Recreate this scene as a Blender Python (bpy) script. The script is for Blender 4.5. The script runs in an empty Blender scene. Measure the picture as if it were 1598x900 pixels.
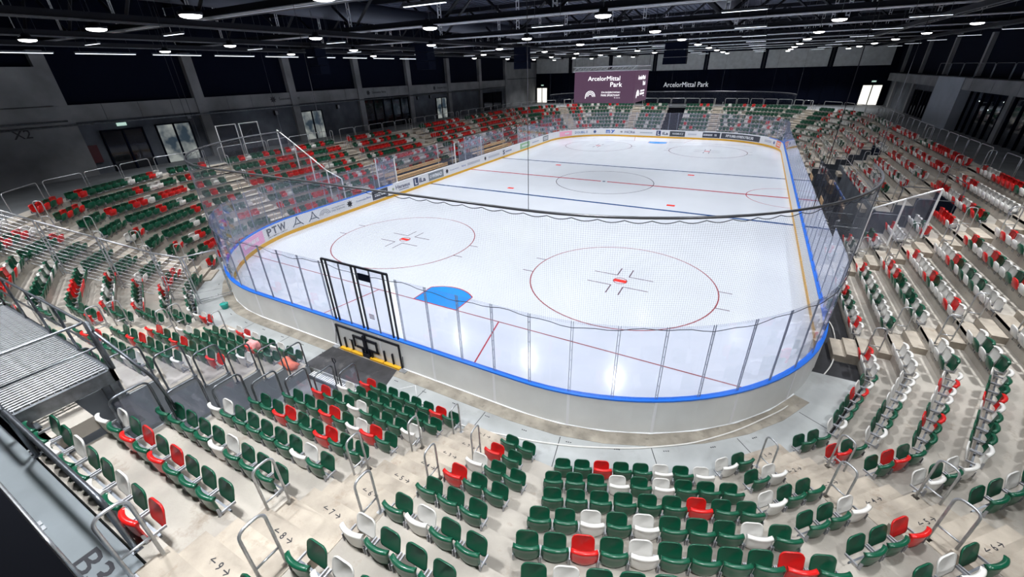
import bpy, math, random
import numpy as np
from mathutils import Vector, Matrix
S = bpy.context.scene
COL = S.collection
random.seed(11)
# ------------------------------------------------------------------ camera
W, H = 1598, 900
CP = (11.2345, -8.8274, 9.4122)
YAW, PIT, ROL, FPX = -0.5062, 0.4811, 0.0283, 647.1
cam = bpy.data.cameras.new('camera'); cam_o = bpy.data.objects.new('camera', cam); COL.objects.link(cam_o)
cam.sensor_fit = 'HORIZONTAL'; cam.sensor_width = 36.0; cam.lens = 36.0 * FPX / W
cam.clip_start = 0.05; cam.clip_end = 300
fw = np.array([math.sin(YAW)*math.cos(PIT), math.cos(YAW)*math.cos(PIT), -math.sin(PIT)])
rt = np.array([math.cos(YAW), -math.sin(YAW), 0.0]); dn = np.cross(fw, rt)
c_, s_ = math.cos(ROL), math.sin(ROL)
rx = c_*rt + s_*dn; ry = -(-s_*rt + c_*dn)
M = Matrix(((rx[0], ry[0], -fw[0], CP[0]), (rx[1], ry[1], -fw[1], CP[1]), (rx[2], ry[2], -fw[2], CP[2]), (0, 0, 0, 1)))
cam_o.matrix_world = M
S.camera = cam_o
# ------------------------------------------------------------------ world, exposure
wd = bpy.data.worlds.new('world'); S.world = wd; wd.use_nodes = True
wd.node_tree.nodes['Background'].inputs[0].default_value = (0.08, 0.15, 0.36, 1)
wd.node_tree.nodes['Background'].inputs[1].default_value = 0.16
S.view_settings.view_transform = 'Standard'; S.view_settings.look = 'None'
S.view_settings.exposure = 0.0; S.view_settings.gamma = 1.0; S.view_settings.use_curve_mapping = False
LAMP_W = 300.0      # round high-bay lamps over rink and stands
LAMP_SPREAD = 118
S.cycles.transparent_max_bounces = 40
# ------------------------------------------------------------------ helpers
def tag(o, label=None, cat=None, group=None, kind=None):
    if label: o['label'] = label
    if cat: o['category'] = cat
    if group: o['group'] = group
    if kind: o['kind'] = kind
    return o
def empty(name, loc=(0, 0, 0), label=None, cat=None, group=None, kind=None, parent=None):
    o = bpy.data.objects.new(name, None); COL.objects.link(o); o.location = loc
    o.empty_display_size = 0.2
    if parent: o.parent = parent
    return tag(o, label, cat, group, kind)
def mesh_obj(name, me, parent=None, loc=None, rotz=0.0):
    o = bpy.data.objects.new(name, me); COL.objects.link(o)
    if parent is not None: o.parent = parent
    if loc is not None: o.location = loc
    if rotz: o.rotation_euler = (0, 0, rotz)
    return o
class MB:
    def __init__(s): s.v = []; s.f = []; s.m = []; s.sm = []
    def add(s, vs, fs, mi=0, smooth=False):
        b = len(s.v); s.v += [tuple(map(float, p)) for p in vs]
        for f in fs: s.f.append(tuple(b+i for i in f)); s.m.append(mi); s.sm.append(smooth)
    def box(s, lo, hi, mi=0):
        x0, y0, z0 = lo; x1, y1, z1 = hi
        s.add([(x0,y0,z0),(x1,y0,z0),(x1,y1,z0),(x0,y1,z0),(x0,y0,z1),(x1,y0,z1),(x1,y1,z1),(x0,y1,z1)],
              [(0,3,2,1),(4,5,6,7),(0,1,5,4),(1,2,6,5),(2,3,7,6),(3,0,4,7)], mi)
    def obox(s, p, q, wdt, z0, z1, mi=0, off=0.0):
        # box along p->q in plan, width wdt centred (shifted by off to the right of the direction)
        d = Vector((q[0]-p[0], q[1]-p[1], 0)); L = d.length; d.normalize(); n = Vector((d.y, -d.x, 0))
        a = off - wdt/2; b = off + wdt/2
        P = [Vector((p[0],p[1],0))+n*a, Vector((q[0],q[1],0))+n*a, Vector((q[0],q[1],0))+n*b, Vector((p[0],p[1],0))+n*b]
        s.prism([(k.x, k.y) for k in P], z0, z1, mi)
    def prism(s, pts, z0, z1, mi=0):
        n = len(pts)
        area = sum(pts[i][0]*pts[(i+1) % n][1]-pts[(i+1) % n][0]*pts[i][1] for i in range(n))
        if area < 0: pts = pts[::-1]
        vs = [(x, y, z0) for x, y in pts]+[(x, y, z1) for x, y in pts]
        fs = [tuple(range(n))[::-1], tuple(range(n, 2*n))]+[(i, (i+1) % n, n+(i+1) % n, n+i) for i in range(n)]
        s.add(vs, fs, mi)
    def tube(s, pts, r, n=6, mi=0, closed=False, cap=True):
        pts = [Vector(p) for p in pts]; N = len(pts); vs = []; up0 = None
        for i, p in enumerate(pts):
            if closed: d = pts[(i+1) % N]-pts[i-1]
            else: d = pts[min(i+1, N-1)]-pts[max(i-1, 0)]
            d.normalize()
            if up0 is None:
                up0 = Vector((0, 0, 1)) if abs(d.z) < .9 else Vector((1, 0, 0))
            a = d.cross(up0)
            if a.length < 1e-4: a = d.cross(Vector((0, 1, 0)))
            a.normalize(); b = a.cross(d); b.normalize(); up0 = b if b.length > .5 else up0
            for k in range(n):
                t = 2*math.pi*k/n; vs.append(p+a*(r*math.cos(t))+b*(r*math.sin(t)))
        fs = []
        R = N if closed else N-1
        for i in range(R):
            j = (i+1) % N
            for k in range(n): fs.append((i*n+k, i*n+(k+1) % n, j*n+(k+1) % n, j*n+k))
        if cap and not closed: fs += [tuple(range(n))[::-1], tuple((N-1)*n+k for k in range(n))]
        s.add(vs, fs, mi, n > 4)
    def me(s, name, mats):
        m = bpy.data.meshes.new(name); m.from_pydata(s.v, [], s.f)
        for k in (mats if isinstance(mats, (list, tuple)) else [mats]): m.materials.append(k)
        m.polygons.foreach_set('material_index', s.m); m.polygons.foreach_set('use_smooth', s.sm)
        m.update(); return m
    def obj(s, name, mats, parent=None, **k): return mesh_obj(name, s.me(name, mats), parent, **k)
def fillet(pts, r, n=5):
    out = []
    P = [Vector(p) for p in pts]
    for i, p in enumerate(P):
        if i == 0 or i == len(P)-1: out.append(p); continue
        a = (P[i-1]-p); b = (P[i+1]-p); rr = min(r, a.length*.49, b.length*.49); a.normalize(); b.normalize()
        A = p+a*rr; B = p+b*rr
        for k in range(n+1):
            t = k/n; out.append(A*(1-t)**2+p*2*t*(1-t)+B*t*t)
    return out
# ------------------------------------------------------------------ materials
def mat(name, col, rough=.5, metal=0., noise=None, bump=0., emit=None, spec=.5, wear=None):
    m = bpy.data.materials.new(name); m.use_nodes = True; nt = m.node_tree; b = nt.nodes['Principled BSDF']
    b.inputs['Base Color'].default_value = (*col, 1); b.inputs['Roughness'].default_value = rough
    b.inputs['Metallic'].default_value = metal; b.inputs['Specular IOR Level'].default_value = spec
    if emit: b.inputs['Emission Color'].default_value = (*emit[0], 1); b.inputs['Emission Strength'].default_value = emit[1]
    tc = nt.nodes.new('ShaderNodeTexCoord') if (noise or bump) else None
    if noise:
        sc, amt = noise
        n = nt.nodes.new('ShaderNodeTexNoise'); n.inputs['Scale'].default_value = sc; n.inputs['Detail'].default_value = 5
        nt.links.new(tc.outputs['Object'], n.inputs['Vector'])
        r = nt.nodes.new('ShaderNodeValToRGB'); r.color_ramp.elements[0].position = .3; r.color_ramp.elements[1].position = .72
        r.color_ramp.elements[0].color = (*[k*(1-amt) for k in col], 1); r.color_ramp.elements[1].color = (*[min(1, k*(1+amt*.5)) for k in col], 1)
        nt.links.new(n.outputs['Fac'], r.inputs['Fac'])
        if wear:
            n2 = nt.nodes.new('ShaderNodeTexNoise'); n2.inputs['Scale'].default_value = wear[0]; n2.inputs['Detail'].default_value = 8; n2.inputs['Roughness'].default_value = .7
            nt.links.new(tc.outputs['Object'], n2.inputs['Vector'])
            r2 = nt.nodes.new('ShaderNodeValToRGB'); r2.color_ramp.elements[0].position = .56; r2.color_ramp.elements[1].position = .70
            r2.color_ramp.elements[0].color = (0, 0, 0, 1); r2.color_ramp.elements[1].color = (wear[2], wear[2], wear[2], 1)
            nt.links.new(n2.outputs['Fac'], r2.inputs['Fac'])
            mx = nt.nodes.new('ShaderNodeMixRGB'); mx.inputs['Color2'].default_value = (*wear[1], 1)
            nt.links.new(r2.outputs['Color'], mx.inputs['Fac']); nt.links.new(r.outputs['Color'], mx.inputs['Color1'])
            nt.links.new(mx.outputs['Color'], b.inputs['Base Color'])
        else: nt.links.new(r.outputs['Color'], b.inputs['Base Color'])
    if bump:
        n3 = nt.nodes.new('ShaderNodeTexNoise'); n3.inputs['Scale'].default_value = 30; n3.inputs['Detail'].default_value = 4
        nt.links.new(tc.outputs['Object'], n3.inputs['Vector'])
        bp = nt.nodes.new('ShaderNodeBump'); bp.inputs['Strength'].default_value = bump; bp.inputs['Distance'].default_value = .02
        nt.links.new(n3.outputs['Fac'], bp.inputs['Height']); nt.links.new(bp.outputs['Normal'], b.inputs['Normal'])
    return m
concrete = mat('concrete', (.43, .40, .355), .8, noise=(.8, .34), bump=.2, wear=(1.6, (.21, .165, .12), .7))
concrete_step = mat('concrete_step', (.43, .38, .315), .8, noise=(1.8, .32), bump=.2, wear=(2.2, (.23, .17, .12), .65))
concrete_wall = mat('concrete_wall', (.25, .26, .275), .85, noise=(.5, .35), bump=.2)
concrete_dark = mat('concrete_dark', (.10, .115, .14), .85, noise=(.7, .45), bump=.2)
floor_m = mat('floor_screed', (.40, .42, .42), .55, noise=(.8, .22), bump=.05, wear=(1.1, (.27, .27, .26), .5))
apron_dirty = mat('apron_dirty', (.33, .30, .25), .7, noise=(2.2, .4), wear=(4., (.10, .09, .08), .6))
rubber = mat('rubber', (.018, .019, .024), .7, noise=(2., .5))
mat_rubber = mat('mat_rubber', (.045, .045, .05), .6, noise=(1.6, .6), wear=(2.4, (.16, .155, .15), .5))
black = mat('black_cloth', (.0022, .0045, .015), .95, spec=.15)
steel_black = mat('black_steel', (.006, .008, .016), .5, .2)
roof_m = mat('roof_sheet', (.065, .078, .125), .6, .1)
galv = mat('galvanised', (.55, .57, .60), .38, .75, noise=(9., .25))
steel_dark = mat('dark_galvanised', (.22, .24, .27), .38, .9, noise=(7., .3))
chrome = mat('chrome_bracket', (.36, .37, .40), .45, .7)
white_m = mat('white_paint', (.80, .81, .82), .45)
board_out = mat('board_outside', (.74, .755, .75), .45, noise=(.7, .10))
board_in = mat('board_inside', (.80, .81, .84), .35)
blue_m = mat('blue_cap', (.010, .16, .72), .35)
yellow_m = mat('yellow_kick', (.78, .42, .02), .4)
wood_m = mat('bench_wood', (.62, .44, .27), .5, noise=(6., .25))
def plastic(name, col): return mat(name, col, .28, 0, noise=(2.5, .12), spec=.5)
G_m = plastic('green_plastic', (.004, .082, .042)); W_m = plastic('white_plastic', (.74, .73, .70)); R_m = plastic('red_plastic', (.62, .012, .011))
dot_m = mat('number_disc', (.10, .10, .11), .4)
# ice
ice = mat('ice', (.62, .66, .73), .16, noise=(.35, .035), spec=.5)
nt = ice.node_tree; b = nt.nodes['Principled BSDF']
tc = nt.nodes.new('ShaderNodeTexCoord'); mp = nt.nodes.new('ShaderNodeMapping'); mp.inputs['Scale'].default_value = (.5, .06, 1)
n = nt.nodes.new('ShaderNodeTexNoise'); n.inputs['Scale'].default_value = 2.2; n.inputs['Detail'].default_value = 4
mr = nt.nodes.new('ShaderNodeMapRange'); mr.inputs['To Min'].default_value = .09; mr.inputs['To Max'].default_value = .24
nt.links.new(tc.outputs['Object'], mp.inputs[0]); nt.links.new(mp.outputs[0], n.inputs['Vector']); nt.links.new(n.outputs['Fac'], mr.inputs[0]); nt.links.new(mr.outputs[0], b.inputs['Roughness'])
def paint(name, col): return mat(name, col, .2)
red_line = paint('red_ice_paint', (.42, .03, .05)); thin_red = paint('thin_red_paint', (.30, .07, .08)); blue_line = paint('blue_ice_paint', (.02, .07, .22)); crease_blue = paint('crease_paint', (.012, .26, .72)); grey_line = paint('grey_mark', (.13, .08, .11)); red_dot = paint('dot_paint', (.78, .04, .03))
def glassmat(name, tint, refl=.08, haze=.04, hcol=(.75, .8, .95)):
    m = bpy.data.materials.new(name); m.use_nodes = True; nt = m.node_tree; nt.nodes.clear()
    out = nt.nodes.new('ShaderNodeOutputMaterial'); tr = nt.nodes.new('ShaderNodeBsdfTransparent'); tr.inputs[0].default_value = (*tint, 1)
    gl = nt.nodes.new('ShaderNodeBsdfGlossy'); gl.inputs['Roughness'].default_value = .04; gl.inputs[0].default_value = (.9, .92, 1, 1)
    df = nt.nodes.new('ShaderNodeBsdfDiffuse'); df.inputs[0].default_value = (*hcol, 1)
    lw = nt.nodes.new('ShaderNodeLayerWeight'); lw.inputs[0].default_value = .5
    pw_ = nt.nodes.new('ShaderNodeMath'); pw_.operation = 'POWER'; pw_.inputs[1].default_value = 4.0
    fr = nt.nodes.new('ShaderNodeMath'); fr.operation = 'MULTIPLY_ADD'; fr.inputs[1].default_value = .95; fr.inputs[2].default_value = .03
    nt.links.new(lw.outputs['Facing'], pw_.inputs[0]); nt.links.new(pw_.outputs[0], fr.inputs[0])
    m1 = nt.nodes.new('ShaderNodeMixShader'); m1.inputs[0].default_value = haze
    m2 = nt.nodes.new('ShaderNodeMixShader')
    nt.links.new(tr.outputs[0], m1.inputs[1]); nt.links.new(df.outputs[0], m1.inputs[2])
    nt.links.new(fr.outputs[0], m2.inputs[0]); nt.links.new(m1.outputs[0], m2.inputs[1]); nt.links.new(gl.outputs[0], m2.inputs[2])
    nt.links.new(m2.outputs[0], out.inputs[0]); return m
glass = glassmat('rink_glass', (.955, .965, 1.), haze=.03, hcol=(.70, .72, .95))
glass_dark = glassmat('tinted_glass', (.10, .12, .16), haze=.02)
rope_m = mat('net_rope', (.035, .037, .05), .8)
net_m = mat('net_thread', (.16, .17, .20), .8)
def emit(name, col, st):
    m = bpy.data.materials.new(name); m.use_nodes = True; nt = m.node_tree; b = nt.nodes['Principled BSDF']
    b.inputs['Base Color'].default_value = (*[min(1, c) for c in col], 1); b.inputs['Emission Color'].default_value = (*col, 1); b.inputs['Emission Strength'].default_value = st
    b.inputs['Roughness'].default_value = .4; return m
lamp_m = emit('lamp_glow', (1, .98, .96), 9.0)
day_m = emit('daylight_pane', (1, .97, .88), 1.1)
refl_glow = emit('daylight_dim', (.55, .62, .68), .45)  # cloudy emission that paints reflections into the left wall panes
nt = refl_glow.node_tree; b = nt.nodes['Principled BSDF']; tc = nt.nodes.new('ShaderNodeTexCoord'); n = nt.nodes.new('ShaderNodeTexNoise'); n.inputs['Scale'].default_value = .9; n.inputs['Detail'].default_value = 5
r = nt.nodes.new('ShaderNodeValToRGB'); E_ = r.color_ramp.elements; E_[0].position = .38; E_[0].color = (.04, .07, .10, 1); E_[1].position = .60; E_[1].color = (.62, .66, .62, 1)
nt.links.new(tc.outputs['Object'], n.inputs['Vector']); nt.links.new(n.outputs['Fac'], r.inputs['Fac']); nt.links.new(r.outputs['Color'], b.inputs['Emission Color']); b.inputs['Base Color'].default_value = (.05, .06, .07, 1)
screen_m = emit('led_screen', (.095, .048, .088), 1.0); screen_m.node_tree.nodes['Principled BSDF'].inputs['Base Color'].default_value = (.01, .008, .01, 1)
screen_txt = emit('led_text', (1, .98, 1.), 1.3)
exit_m = emit('exit_sign', (.7, 1, .85), .55)
text_black = mat('print_black', (.012, .013, .02), .6)
text_white = mat('print_white', (.80, .82, .86), .5)
# ------------------------------------------------------------------ text helper
def text_mesh(s, size, mtl, name='lettering', align='CENTER', extrude=.004, fit=None, bold=.008):
    cu = bpy.data.curves.new('t', 'FONT'); cu.body = s; cu.size = size; cu.align_x = align; cu.align_y = 'CENTER'; cu.extrude = extrude; cu.resolution_u = 2; cu.offset = size*bold
    o = bpy.data.objects.new('t', cu); COL.objects.link(o); bpy.context.view_layer.update()
    me = bpy.data.meshes.new_from_object(o.evaluated_get(bpy.context.evaluated_depsgraph_get()))
    bpy.data.objects.remove(o); bpy.data.curves.remove(cu)
    if fit and len(me.vertices):
        xs = [v.co.x for v in me.vertices]; w_ = max(xs)-min(xs); cx = (max(xs)+min(xs))/2
        ys = [v.co.y for v in me.vertices]; cy = (max(ys)+min(ys))/2
        kx = fit[0]/w_; ky = fit[1]/(max(ys)-min(ys)) if fit[1] else kx
        for v in me.vertices: v.co.x = (v.co.x-cx)*kx; v.co.y = (v.co.y-cy)*ky
    me.materials.clear(); me.materials.append(mtl); me.name = name
    return me
def put_text(s, size, mtl, origin, xdir, ydir, parent=None, name='lettering', **k):
    me = text_mesh(s, size, mtl, name, **k); o = mesh_obj(name, me, parent)
    x = Vector(xdir).normalized(); y = Vector(ydir).normalized(); z = x.cross(y)
    m = Matrix((( x.x, y.x, z.x, origin[0]), (x.y, y.y, z.y, origin[1]), (x.z, y.z, z.z, origin[2]), (0, 0, 0, 1)))
    o.matrix_local = (parent.matrix_basis.inverted() @ m) if parent else m
    return o
def in_frame(p, m=60):
    d = Vector(p)-Vector(CP); z = d.dot(Vector(fw))
    if z <= .1: return False
    u = W/2+FPX*d.dot(Vector(rx))/z; v = H/2-FPX*d.dot(Vector(ry))/z
    return -m < u < W+m and -m < v < H+m
# ------------------------------------------------------------------ bowl geometry
D0 = {0.: 1.63, 22.5: 4.89, 45.: 8.60, 67.5: 12.68, 90.: 16.30}
AN = [0., 22.5, 45., 67.5, 90.]
def TZ(k): return .045+.475*k          # level behind seat row k
def canon(a, t, d):
    r = math.radians(a); return (t*math.cos(r)+d*math.sin(r), t*math.sin(r)-d*math.cos(r))
def mir(p, mx, my): return (-p[0] if mx else p[0], 60-p[1] if my else p[1])
def corner(i, s):
    a, b_ = math.radians(AN[i]), math.radians(AN[i+1]); d1 = D0[AN[i]]+s; d2 = D0[AN[i+1]]+s
    A = np.array([[math.sin(a), -math.cos(a)], [math.sin(b_), -math.cos(b_)]]); return tuple(np.linalg.solve(A, [d1, d2]))
def ring_poly(s):
    q = [corner(i, s) for i in range(4)]
    return q+[mir(p, 0, 1) for p in q[::-1]]+[mir(p, 1, 1) for p in q]+[mir(p, 1, 0) for p in q[::-1]]
def trange(ai, s):
    a = AN[ai]; r = math.radians(a)
    f = lambda p: p[0]*math.cos(r)+p[1]*math.sin(r)
    lo = f(corner(ai-1, s)) if ai > 0 else -f(corner(0, s)); hi = f(corner(ai, s)) if ai < 4 else 60-f(corner(3, s))
    return lo, hi
RO = .10     # riser face sits this far behind the folded pans
NR = 9
BACK = 27.4  # half width of hall
# ------------------------------------------------------------------ ground, apron
mb = MB(); mb.box((-29, -14, -.60), (29, 75, -.46)); o = mb.obj('floor', rubber); tag(o, kind='structure')
# ice
def rink_outline(off=0., n=10, R=8.5, hw=15., L=60.):
    pts = []
    for cx, cy, a0 in ((hw-R, R, -90), (hw-R, L-R, 0), (-hw+R, L-R, 90), (-hw+R, R, 180)):
        for k in range(n+1):
            a = math.radians(a0+90*k/n); pts.append((cx+(R+off)*math.cos(a), cy+(R+off)*math.sin(a)))
    return pts
ice_o = MB(); ice_o.prism(rink_outline(-.005, 16), -.12, 0.); ice_o = ice_o.obj('ice_sheet', ice)
tag(ice_o, 'white ice sheet painted with red and blue hockey lines', 'ice')
def mark(name, polys, m, z=.003):
    mb = MB()
    for i, p in enumerate(polys):
        n_ = len(p); ar = sum(p[i][0]*p[(i+1) % n_][1]-p[(i+1) % n_][0]*p[i][1] for i in range(n_))
        if ar < 0: p = p[::-1]
        mb.add([(x, y, z) for x, y in p], [tuple(range(n_))])
    return mb.obj(name, m, ice_o)
def rect(x0, y0, x1, y1): return [(x0, y0), (x1, y0), (x1, y1), (x0, y1)]
def seg(p, q, w_):
    d = Vector((q[0]-p[0], q[1]-p[1])).normalized()*w_/2; return [(p[0]-d.y, p[1]+d.x), (p[0]+d.y, p[1]-d.x), (q[0]+d.y, q[1]-d.x), (q[0]-d.y, q[1]+d.x)]
def ringp(cx, cy, r, w_, a0=0, a1=360, n=64):
    P = []
    for k in range(n):
        a, b_ = math.radians(a0+(a1-a0)*k/n), math.radians(a0+(a1-a0)*(k+1)/n)
        P.append([(cx+(r-w_/2)*math.cos(a), cy+(r-w_/2)*math.sin(a)), (cx+(r+w_/2)*math.cos(a), cy+(r+w_/2)*math.sin(a)),
                  (cx+(r+w_/2)*math.cos(b_), cy+(r+w_/2)*math.sin(b_)), (cx+(r-w_/2)*math.cos(b_), cy+(r-w_/2)*math.sin(b_))])
    return P
def disc(cx, cy, r, n=24): return [(cx+r*math.cos(2*math.pi*k/n), cy+r*math.sin(2*math.pi*k/n)) for k in range(n)]
for y in (22.9, 37.1): mark('blue_line', [rect(-14.98, y-.15, 14.98, y+.15)], blue_line)
mark('centre_line', [rect(-14.98, 29.87, -.3, 30.13), rect(.3, 29.87, 14.98, 30.13)], red_line)
gx = 6.5+math.sqrt(8.5**2-4.5**2)
for y in (4., 56.): mark('goal_line', [rect(-gx, y-.03, gx, y+.03)], thin_red)
mark('centre_circle', ringp(0, 30, 4.5, .06), grey_line); mark('centre_dot', [disc(0, 30, .15)], blue_line)
mark('referee_crease', ringp(14.98, 30, 3, .06, 90, 270, 30), red_line)
for sx in (-7, 7):
    for y in (10., 50.):
        mark('faceoff_circle', ringp(sx, y, 4.5, .06), thin_red); mark('faceoff_spot', [rect(sx-.30, y-.15, sx+.30, y+.15)], red_dot, .004)
        mark('spot_rim', ringp(sx, y, .33, .05, n=24), thin_red)
        P = []
        for ax in (-1, 1):
            for ay in (-1, 1):
                P += [seg((sx+ax*.3, y+ay*.6), (sx+ax*.3, y+ay*1.5), .06), seg((sx+ax*.3, y+ay*.6), (sx+ax*1.5, y+ay*.6), .06)]
        mark('corner_mark', P, grey_line)
        P = []
        for ax in (-1, 1):
            for ay in (-1, 1):
                x0 = math.sqrt(4.5**2-.85**2); P.append(seg((sx+ax*x0, y+ay*.85), (sx+ax*(x0+.6), y+ay*.85), .06))
        mark('hash_mark', P, grey_line)
    for y in (24.36, 35.64): mark('neutral_spot', [rect(sx-.3, y-.2, sx+.3, y+.2)], red_dot)
for y0, sg in ((4, 1), (56, -1)):
    arc = [(1.8*math.cos(math.radians(a)), y0+sg*1.8*math.sin(math.radians(a))) for a in range(48, 133, 6)]
    pts = [(1.22, y0), (1.22, y0+sg*1.33)]+arc[1:-1]+[(-1.22, y0+sg*1.33), (-1.22, y0)]
    mark('goal_crease', [pts], crease_blue, .004)
    mark('crease_edge', [seg(pts[i], pts[i+1], .06) for i in range(len(pts)-1)]+[seg((-1.22, y0), (1.22, y0), .07)], red_line, .005)
    for sx in (-1, 1): mark('trapezoid_line', [seg((sx*3.43, y0), (sx*4.27, y0-sg*3.95), .06)], red_line)
# apron: light screed floor around the near end and the far end
def apron_piece(name, m, z0, z1, my, yR, yL):
    out = [corner(i, -.02) for i in range(4)]; xl = 16.3-.02
    R_ = [p for p in out if p[1] < yR]; L_ = [mir(p, 1, 0) for p in out if p[1] < yL]
    def cut(y):                      # x of the pit edge at height y
        if y >= out[3][1]: return xl
        a, b_ = out[2], out[3]; return a[0]+(b_[0]-a[0])*(y-a[1])/(b_[1]-a[1])
    outer = [(-cut(yL), yL)]+L_[::-1]+R_+[(cut(yR), yR)]
    inn = rink_outline(.02, 12); right = [p for p in inn[:13] if p[1] < yR]; left = [p for p in inn[39:52] if p[1] < yL]
    inner = left+right
    if yR > 8.5: inner.append((15.02, yR))
    else: inner.append((6.5+math.sqrt(8.52**2-(8.5-yR)**2), yR))
    inner = ([(-15.02, yL)] if yL > 8.5 else [(-6.5-math.sqrt(8.52**2-(8.5-yL)**2), yL)])+inner
    poly = [mir(p, 0, my) for p in outer]+[mir(p, 0, my) for p in inner[::-1]]
    mb = MB(); mb.prism(poly, z0, z1); return mb.obj(name, m)
for my in (0, 1):
    o = apron_piece('floor', floor_m, -.5, -.15, my, 9.5 if my else 6.2, 9.5); tag(o, kind='structure')
# dirty strip of screed along the boards (near end)
mb = MB()
ro = rink_outline(.06, 10); r1 = rink_outline(.62, 10)
seq = [35, 36, 37, 38, 39, 40, 41, 42, 43, 0, 1, 2, 3, 4, 5, 6, 7]
for i in range(len(seq)-1):
    a, b_ = seq[i], seq[i+1]; mb.prism([ro[a], ro[b_], r1[b_], r1[a]], -.15, -.142)
o = mb.obj('trim_1', apron_dirty); tag(o, kind='structure')
# white snow ridge against the board foot
mb = MB(); r2 = rink_outline(.17, 10); snow = mat('scraped_snow', (.8, .82, .84), .6)
for i in range(len(seq)-1):
    a, b_ = seq[i], seq[i+1]; mb.prism([ro[a], ro[b_], r2[b_], r2[a]], -.142, -.125)
o = mb.obj('snow_ridge', snow); tag(o, 'thin white ridge of scraped snow along the foot of the near boards', 'snow', kind='stuff')
# screed joints
jm = MB()
for i in range(14):
    s_ = -9.5+i*2.4; LLs = PER0 = 2*(13+43)+4*math.pi*4.25
    x0, y0 = 0, 0
    a_ = None
    t_ = (s_ if s_ >= 0 else None)
    if s_ < 0: th = math.radians(270+math.degrees(s_/8.5)); p = (-6.5+9.15*math.cos(th), 8.5+9.15*math.sin(th)); n_ = (math.cos(th), math.sin(th))
    elif s_ <= 13: p = (-6.5+s_, -.65); n_ = (0, -1)
    else: th = math.radians(-90+math.degrees((s_-13)/8.5)); p = (6.5+9.15*math.cos(th), 8.5+9.15*math.sin(th)); n_ = (math.cos(th), math.sin(th))
    L_ = .95 if abs(p[0]) < 8 else 1.6
    if abs(p[0]) > 2.2 and p[1] < 4: jm.obox(p, (p[0]+n_[0]*L_, p[1]+n_[1]*L_), .02, -.155, -.1485)
o = jm.obj('trim_4', rubber); tag(o, kind='structure')
# ------------------------------------------------------------------ terraces
ter = empty('terrace', kind='structure')
def tread(poly, z0, z1, m=concrete, name='tread'):
    mb = MB(); mb.prism(poly, z0, z1); return mb.obj(name, m, ter)
def strip(a, t0, t1, s0, s1):
    return [canon(a, t0, D0[a]+s0), canon(a, t1, D0[a]+s0), canon(a, t1, D0[a]+s1), canon(a, t0, D0[a]+s1)]
def facet_strip(ai, s0, s1, tlo=None, thi=None):
    a = AN[ai]; l0, h0 = trange(ai, s0); l1, h1 = trange(ai, s1)
    l0 = l0 if tlo is None else tlo; l1 = l1 if tlo is None else tlo; h0 = h0 if thi is None else thi; h1 = h1 if thi is None else thi
    return [canon(a, l0, D0[a]+s0), canon(a, h0, D0[a]+s0), canon(a, h1, D0[a]+s1), canon(a, l1, D0[a]+s1)]
TUN = 1.38
VR = [(6, 19.75), (22.7, 37.3), (40.25, 54)]
for k in range(NR):
    s0 = .8*k+RO; s1 = .8*(k+1)+RO; z0 = TZ(k)-.62 if k else -.5; z1 = TZ(k)
    for mx in (0, 1):
        for my in (0, 1):
            for ai in (1, 2, 3): tread([mir(p, mx, my) for p in facet_strip(ai, s0, s1)], z0, z1)
            tread([mir(p, mx, my) for p in facet_strip(0, s0, s1 if k < 8 or my else 6.75, tlo=TUN)], z0, z1)
    # long sides
    for mx in (0, 1):
        lo0, hi0 = trange(4, s0); lo1, hi1 = trange(4, s1)
        if mx == 0:
            if k >= 6: R_ = [(None, None)]
            elif k >= 3: R_ = [(None, 19.75), (22.7, 37.3), (40.25, None)]
            else: R_ = [(None, 19.75), (40.25, None)]
        else:
            if k >= 2: R_ = [(None, None)]
            else: R_ = [(None, 17.9), (42.1, None)]
        for a_, b_ in R_:
            tread([mir(p, mx, 0) for p in facet_strip(4, s0, s1, a_, b_)], z0, z1)
# upper walkway
WZ = TZ(8)
walk_m = mat('walkway_screed', (.13, .14, .15), .7, noise=(.9, .25))
def walk_poly(pts, z0=WZ-.3, z1=WZ): mb = MB(); mb.prism(pts, z0, z1); o = mb.obj('walkway', walk_m, ter); return o
P9 = ring_poly(.8*NR+RO)
oc = [(BACK, -9.6), (BACK, 73.4), (-28, 73.4), (-28, -9.6)]
n_ = 16
for i in range(n_):
    p, q = P9[i], P9[(i+1) % n_]
    def outp(v):
        x, y = v; return v
    d = Vector((q[0]-p[0], q[1]-p[1])).normalized(); nn = Vector((d.y, -d.x))
    def ext(v, prev):
        # push vertex outwards to hall rectangle radially from centre of nearest arc
        cx = 0; cy = min(max(v[1], 22), 38); dx, dy = v[0]-cx, v[1]-cy
        t = 1e9
        if dx > 0: t = min(t, (BACK-cx)/dx)
        if dx < 0: t = min(t, (-28-cx)/dx)
        if dy > 0: t = min(t, (73.4-cy)/dy)
        if dy < 0: t = min(t, (-13.9-cy)/dy)
        return (cx+dx*t, cy+dy*t)
    if i == 15:
        # near end walkway: in front of it the parapet; keep narrow strip
        o_ = walk_poly([(-8.8, -8.41), (8.8, -8.41), (9.0, -9.3), (-9.0, -9.3)]); o_.data.materials[0] = mat('near_walkway', (.19, .22, .24), .7, noise=(.9, .2))
        continue
    P, Q = ext(p, 0), ext(q, 0)
    poly = [p, q, Q]
    # add hall corner when the edge turns the corner
    if abs(P[0]-Q[0]) > .01 and abs(P[1]-Q[1]) > .01:
        cx = max(P[0], Q[0]) if max(P[0], Q[0]) > 0 else min(P[0], Q[0]); cy = max(P[1], Q[1]) if max(P[1], Q[1]) > 30 else min(P[1], Q[1])
        poly.append((cx, cy))
    poly.append(P); walk_poly(poly)
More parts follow.
